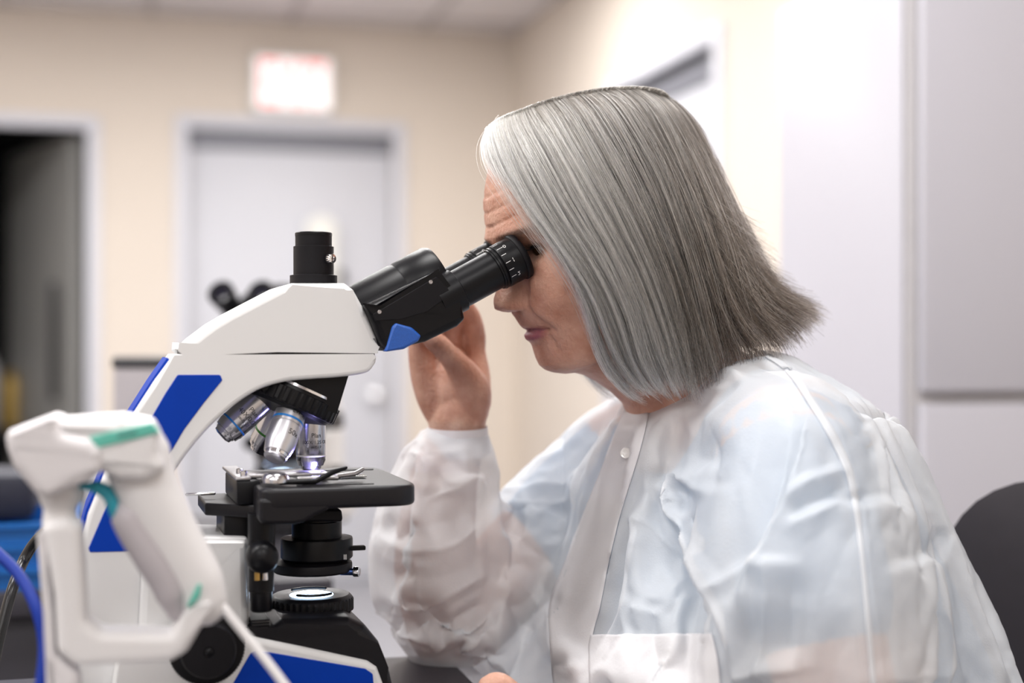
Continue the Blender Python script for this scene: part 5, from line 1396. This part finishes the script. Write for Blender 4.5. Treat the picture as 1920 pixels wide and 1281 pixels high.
def hair_mat(name, use_attr):
    m = bpy.data.materials.new(name); m.use_nodes = True; nt = m.node_tree; b = nt.nodes['Principled BSDF']
    a = nt.nodes.new('ShaderNodeAttribute'); a.attribute_name = 'strand_colour'
    if use_attr:
        nt.nodes.remove(b); b = nt.nodes.new('ShaderNodeBsdfHairPrincipled'); b.parametrization = 'COLOR'
        nt.links.new(a.outputs['Color'], b.inputs['Color']); b.inputs['Roughness'].default_value = .34; b.inputs['Radial Roughness'].default_value = .5; b.inputs['IOR'].default_value = 1.5
        nt.links.new(b.outputs[0], nt.nodes['Material Output'].inputs[0])
        return m
    nt.links.new(a.outputs['Color'], b.inputs['Base Color']); b.inputs['Specular IOR Level'].default_value = .2
    tc = nt.nodes.new('ShaderNodeTexCoord'); n = nt.nodes.new('ShaderNodeTexNoise'); n.inputs['Scale'].default_value = 220; nt.links.new(tc.outputs['Object'], n.inputs['Vector'])
    bp = nt.nodes.new('ShaderNodeBump'); bp.inputs['Strength'].default_value = .6; bp.inputs['Distance'].default_value = .002; nt.links.new(n.outputs['Fac'], bp.inputs['Height']); nt.links.new(bp.outputs[0], b.inputs['Normal'])
    b.inputs['Roughness'].default_value = .8
    return m
def tone(u, t):
    """the hair's own colour: near white at the brow, grey over the crown, brown grey towards the nape"""
    uu = np.minimum(u, (NG-1)-u*1.0) if False else u
    k = np.clip(uu/7.5, 0, 1)
    w_ = np.array([.90, .83, .73]); g_ = np.array([.10, .087, .075]); b_ = np.array([.030, .020, .014])
    a = np.clip(k/.38, 0, 1); a = a*a*(3-2*a)
    low = np.clip((t-.25)/.6, 0, 1)*np.clip((k-.30)/.4, 0, 1)
    pale = np.clip((t-.30)/.35, 0, 1)*np.exp(-((k-.20)/.26)**4)
    c = w_*(1-a)+g_*a
    c = c*(1-low*.9)+b_*low*.9
    return c*(1-pale*.8)+w_*.92*pale*.8
me_h = bpy.data.meshes.new('hair'); me_h.from_pydata([tuple(v) for v in Vv], [], Fv)
bm = bmesh.new(); bm.from_mesh(me_h); bmesh.ops.recalc_face_normals(bm, faces=bm.faces); bm.to_mesh(me_h); bm.free(); me_h.shade_smooth()
me_h.materials.append(hair_mat('hair_mass', False))
ca = me_h.attributes.new('strand_colour', 'FLOAT_COLOR', 'POINT')
cc_ = np.ones((len(Vv), 4), np.float32)
for i, u in enumerate(us):
    uu = u if u < 9 else max(0, (NG-1)-u)*8/8
    for j in range(nvv):
        c = tone(uu, tt[j])*.8; cc_[i*nvv+j, :3] = c; cc_[off+i*nvv+j, :3] = c*.8
ca.data.foreach_set('color', cc_.ravel())
hair = link(bpy.data.objects.new('hair', me_h), person); hair['label'] = 'grey straight shoulder length hair'
# strands
rng = np.random.default_rng(3)
pts_all = []; rad_all = []; col_all = []; sizes = []
def add_strand(P, r0, col):
    n = len(P); pts_all.append(P); sizes.append(n); rad_all.append(r0*np.clip(np.interp(np.linspace(0, 1, n), [0, .7, 1], [1, 1, .35]), .2, 1)); col_all.append(np.tile(np.array([*col, 1.0]), (n, 1)))
NSTR = 13500; NP = 22
tl = np.linspace(0, 1, NP); tfull = np.linspace(0, 1, NV)
clump_u = np.sort(rng.uniform(-.05, NG-1, 330))
def wavy(seed, f): return np.array([mnoise.noise(Vector((seed, q*f, seed*1.7))) for q in tl])
for k in range(NSTR):
    r_ = rng.random()
    u = rng.uniform(0, 9.2) if r_ < .80 else rng.uniform(9.2, NG-1)
    if u < 1.0 and rng.random() < .75*(1-u): continue
    cu = clump_u[np.argmin(np.abs(clump_u-u))]
    cl_ = (math.sin(cu*37.1)*.5+.5)
    ln = (1-.08*rng.random()**2-.035*cl_) if rng.random() < .8 else rng.uniform(.55, .95)
    uv = u+(cu-u)*.75*np.clip(tl*1.6-.15, 0, 1)
    # gather strand from the sheet with u varying along it
    A = sheet(u); B = sheet(float(np.clip(cu, 0, NG-1.001)))
    t = tl*ln; fi = t*(NV-1); i0 = np.minimum(fi.astype(int), NV-2); ff = (fi-i0)[:, None]
    Pa = A[i0]*(1-ff)+A[i0+1]*ff; Pb = B[i0]*(1-ff)+B[i0+1]*ff
    wgt = ((.95 if u < 2.6 else .85)*np.clip(tl*1.5-.1, 0, 1))[:, None]; P = Pa*(1-wgt)+Pb*wgt
    h1, h2, h3 = math.sin(cu*127.1), math.sin(cu*311.7), math.sin(cu*74.7)
    P = P+np.array([h1*.0060, h2*.0035, h3*.0040])*(np.clip(tl-.15, 0, 1)**1.6)[:, None]
    depth = rng.random()**1.5*.012*np.clip(tl*4, 0, 1)-.0010
    P = inward(P, depth)
    amp = .0016+.0045*tl*(rng.random()**2)+.0050*tl**2*(rng.random()**2) + (.0020*tl if u > 5 else .0)
    P = P+np.stack([wavy(rng.uniform(0, 99), 2.2)*amp for _ in range(3)], 1)*np.clip(tl*5, 0, 1)[:, None]
    # flyaways stand off the surface
    if rng.random() < .08: P = inward(P, -rng.uniform(.001, .009)*np.sin(tl*PI*.9)*rng.random())
    # ends at the nape curl outwards
    if 5.2 < u < 10.5:
        cv_ = np.clip((tl-.80)/.20, 0, 1)**1.5*rng.uniform(.2, 1.0); P[:, 0] += cv_*.020; P[:, 2] += cv_*rng.uniform(-.002, .016)
    if 3.2 < u <= 5.2: P[:, 0] += np.clip((tl-.8)/.2, 0, 1)**2*rng.uniform(0, .010)
    uu = u if u < 9 else max(0, (NG-1)-u)
    c = tone(uu, .5*1.0)*0
    base = np.array([tone(uu, q) for q in (0.05, .5, .95)])
    ck = .62+.76*(math.sin(cu*91.7)*.5+.5)
    j = rng.normal(0, .18); q_ = rng.random()
    col = base*max(.2, (1+j)*ck)
    if q_ < .24: col = col*.25+np.array([.90, .84, .75])*.75*(1.0 if uu < 4.5 else .55)
    elif q_ < .55: col = col*.28
    cl = np.clip(np.stack([np.interp(tl, [0.05, .5, .95], col[:, m_]) for m_ in range(3)], 1), .005, .9)
    pts_all.append(P); sizes.append(NP); rr = rng.uniform(.00012, .00022)*(1.2 if q_ < .24 else 1)
    rad_all.append(rr*np.interp(tl, [0, .7, 1], [1, 1, .4])); col_all.append(np.concatenate([cl, np.ones((NP, 1))], 1))
# loose wisps falling over the eye and cheek
for k in range(95):
    u = rng.uniform(0, .9); A = sheet(u); t = tl*rng.uniform(.55, 1.0); fi = t*(NV-1); i0 = np.minimum(fi.astype(int), NV-2); ff = (fi-i0)[:, None]
    P = A[i0]*(1-ff)+A[i0+1]*ff
    s = rng.uniform(.002, .020)*(rng.random()); P[:, 0] -= s*np.sin(tl*PI*.95); P[:, 2] -= s*.5*np.sin(tl*PI); P[:, 1] -= .004*np.sin(tl*PI)
    P = P+np.stack([wavy(rng.uniform(0, 99), 3.0)*.004*tl for _ in range(3)], 1)
    cl = np.tile(np.array([.60, .56, .51])*rng.uniform(.75, 1.1), (NP, 1))
    pts_all.append(P); sizes.append(NP); rad_all.append(np.full(NP, .00010)); col_all.append(np.concatenate([np.clip(cl, 0, .9), np.ones((NP, 1))], 1))
# fine flyaways over the crown and down the back, coloured pale to imitate rim light
for k in range(260):
    u = rng.uniform(0.3, 9.0); A = sheet(u); t0_h = rng.uniform(0, .5); t = t0_h+(1-t0_h)*tl*rng.uniform(.3, .9); fi = t*(NV-1); i0 = np.minimum(fi.astype(int), NV-2); ff = (fi-i0)[:, None]
    P = A[i0]*(1-ff)+A[i0+1]*ff
    P = inward(P, -rng.uniform(.001, .012)*np.sin(tl*PI*rng.uniform(.5, 1.0))*rng.random())
    P = P+np.stack([wavy(rng.uniform(0, 99), 2.0)*.004 for _ in range(3)], 1)
    pts_all.append(P); sizes.append(NP); rad_all.append(np.full(NP, .00008)); col_all.append(np.tile(np.array([.75, .70, .63, 1.0]), (NP, 1)))
hc = bpy.data.hair_curves.new('hair_strands')
hc.add_curves(sizes)
PA = np.concatenate(pts_all).astype(np.float32)
hc.attributes['position'].data.foreach_set('vector', PA.ravel()) if 'position' in hc.attributes else None
ra = hc.attributes.get('radius') or hc.attributes.new('radius', 'FLOAT', 'POINT'); ra.data.foreach_set('value', np.concatenate(rad_all).astype(np.float32))
ca = hc.attributes.new('strand_colour', 'FLOAT_COLOR', 'POINT'); ca.data.foreach_set('color', np.concatenate(col_all).astype(np.float32).ravel())
hc.materials.append(hair_mat('hair_strand', True))
strands = link(bpy.data.objects.new('hair_strands', hc), hair); strands['kind'] = 'stuff'
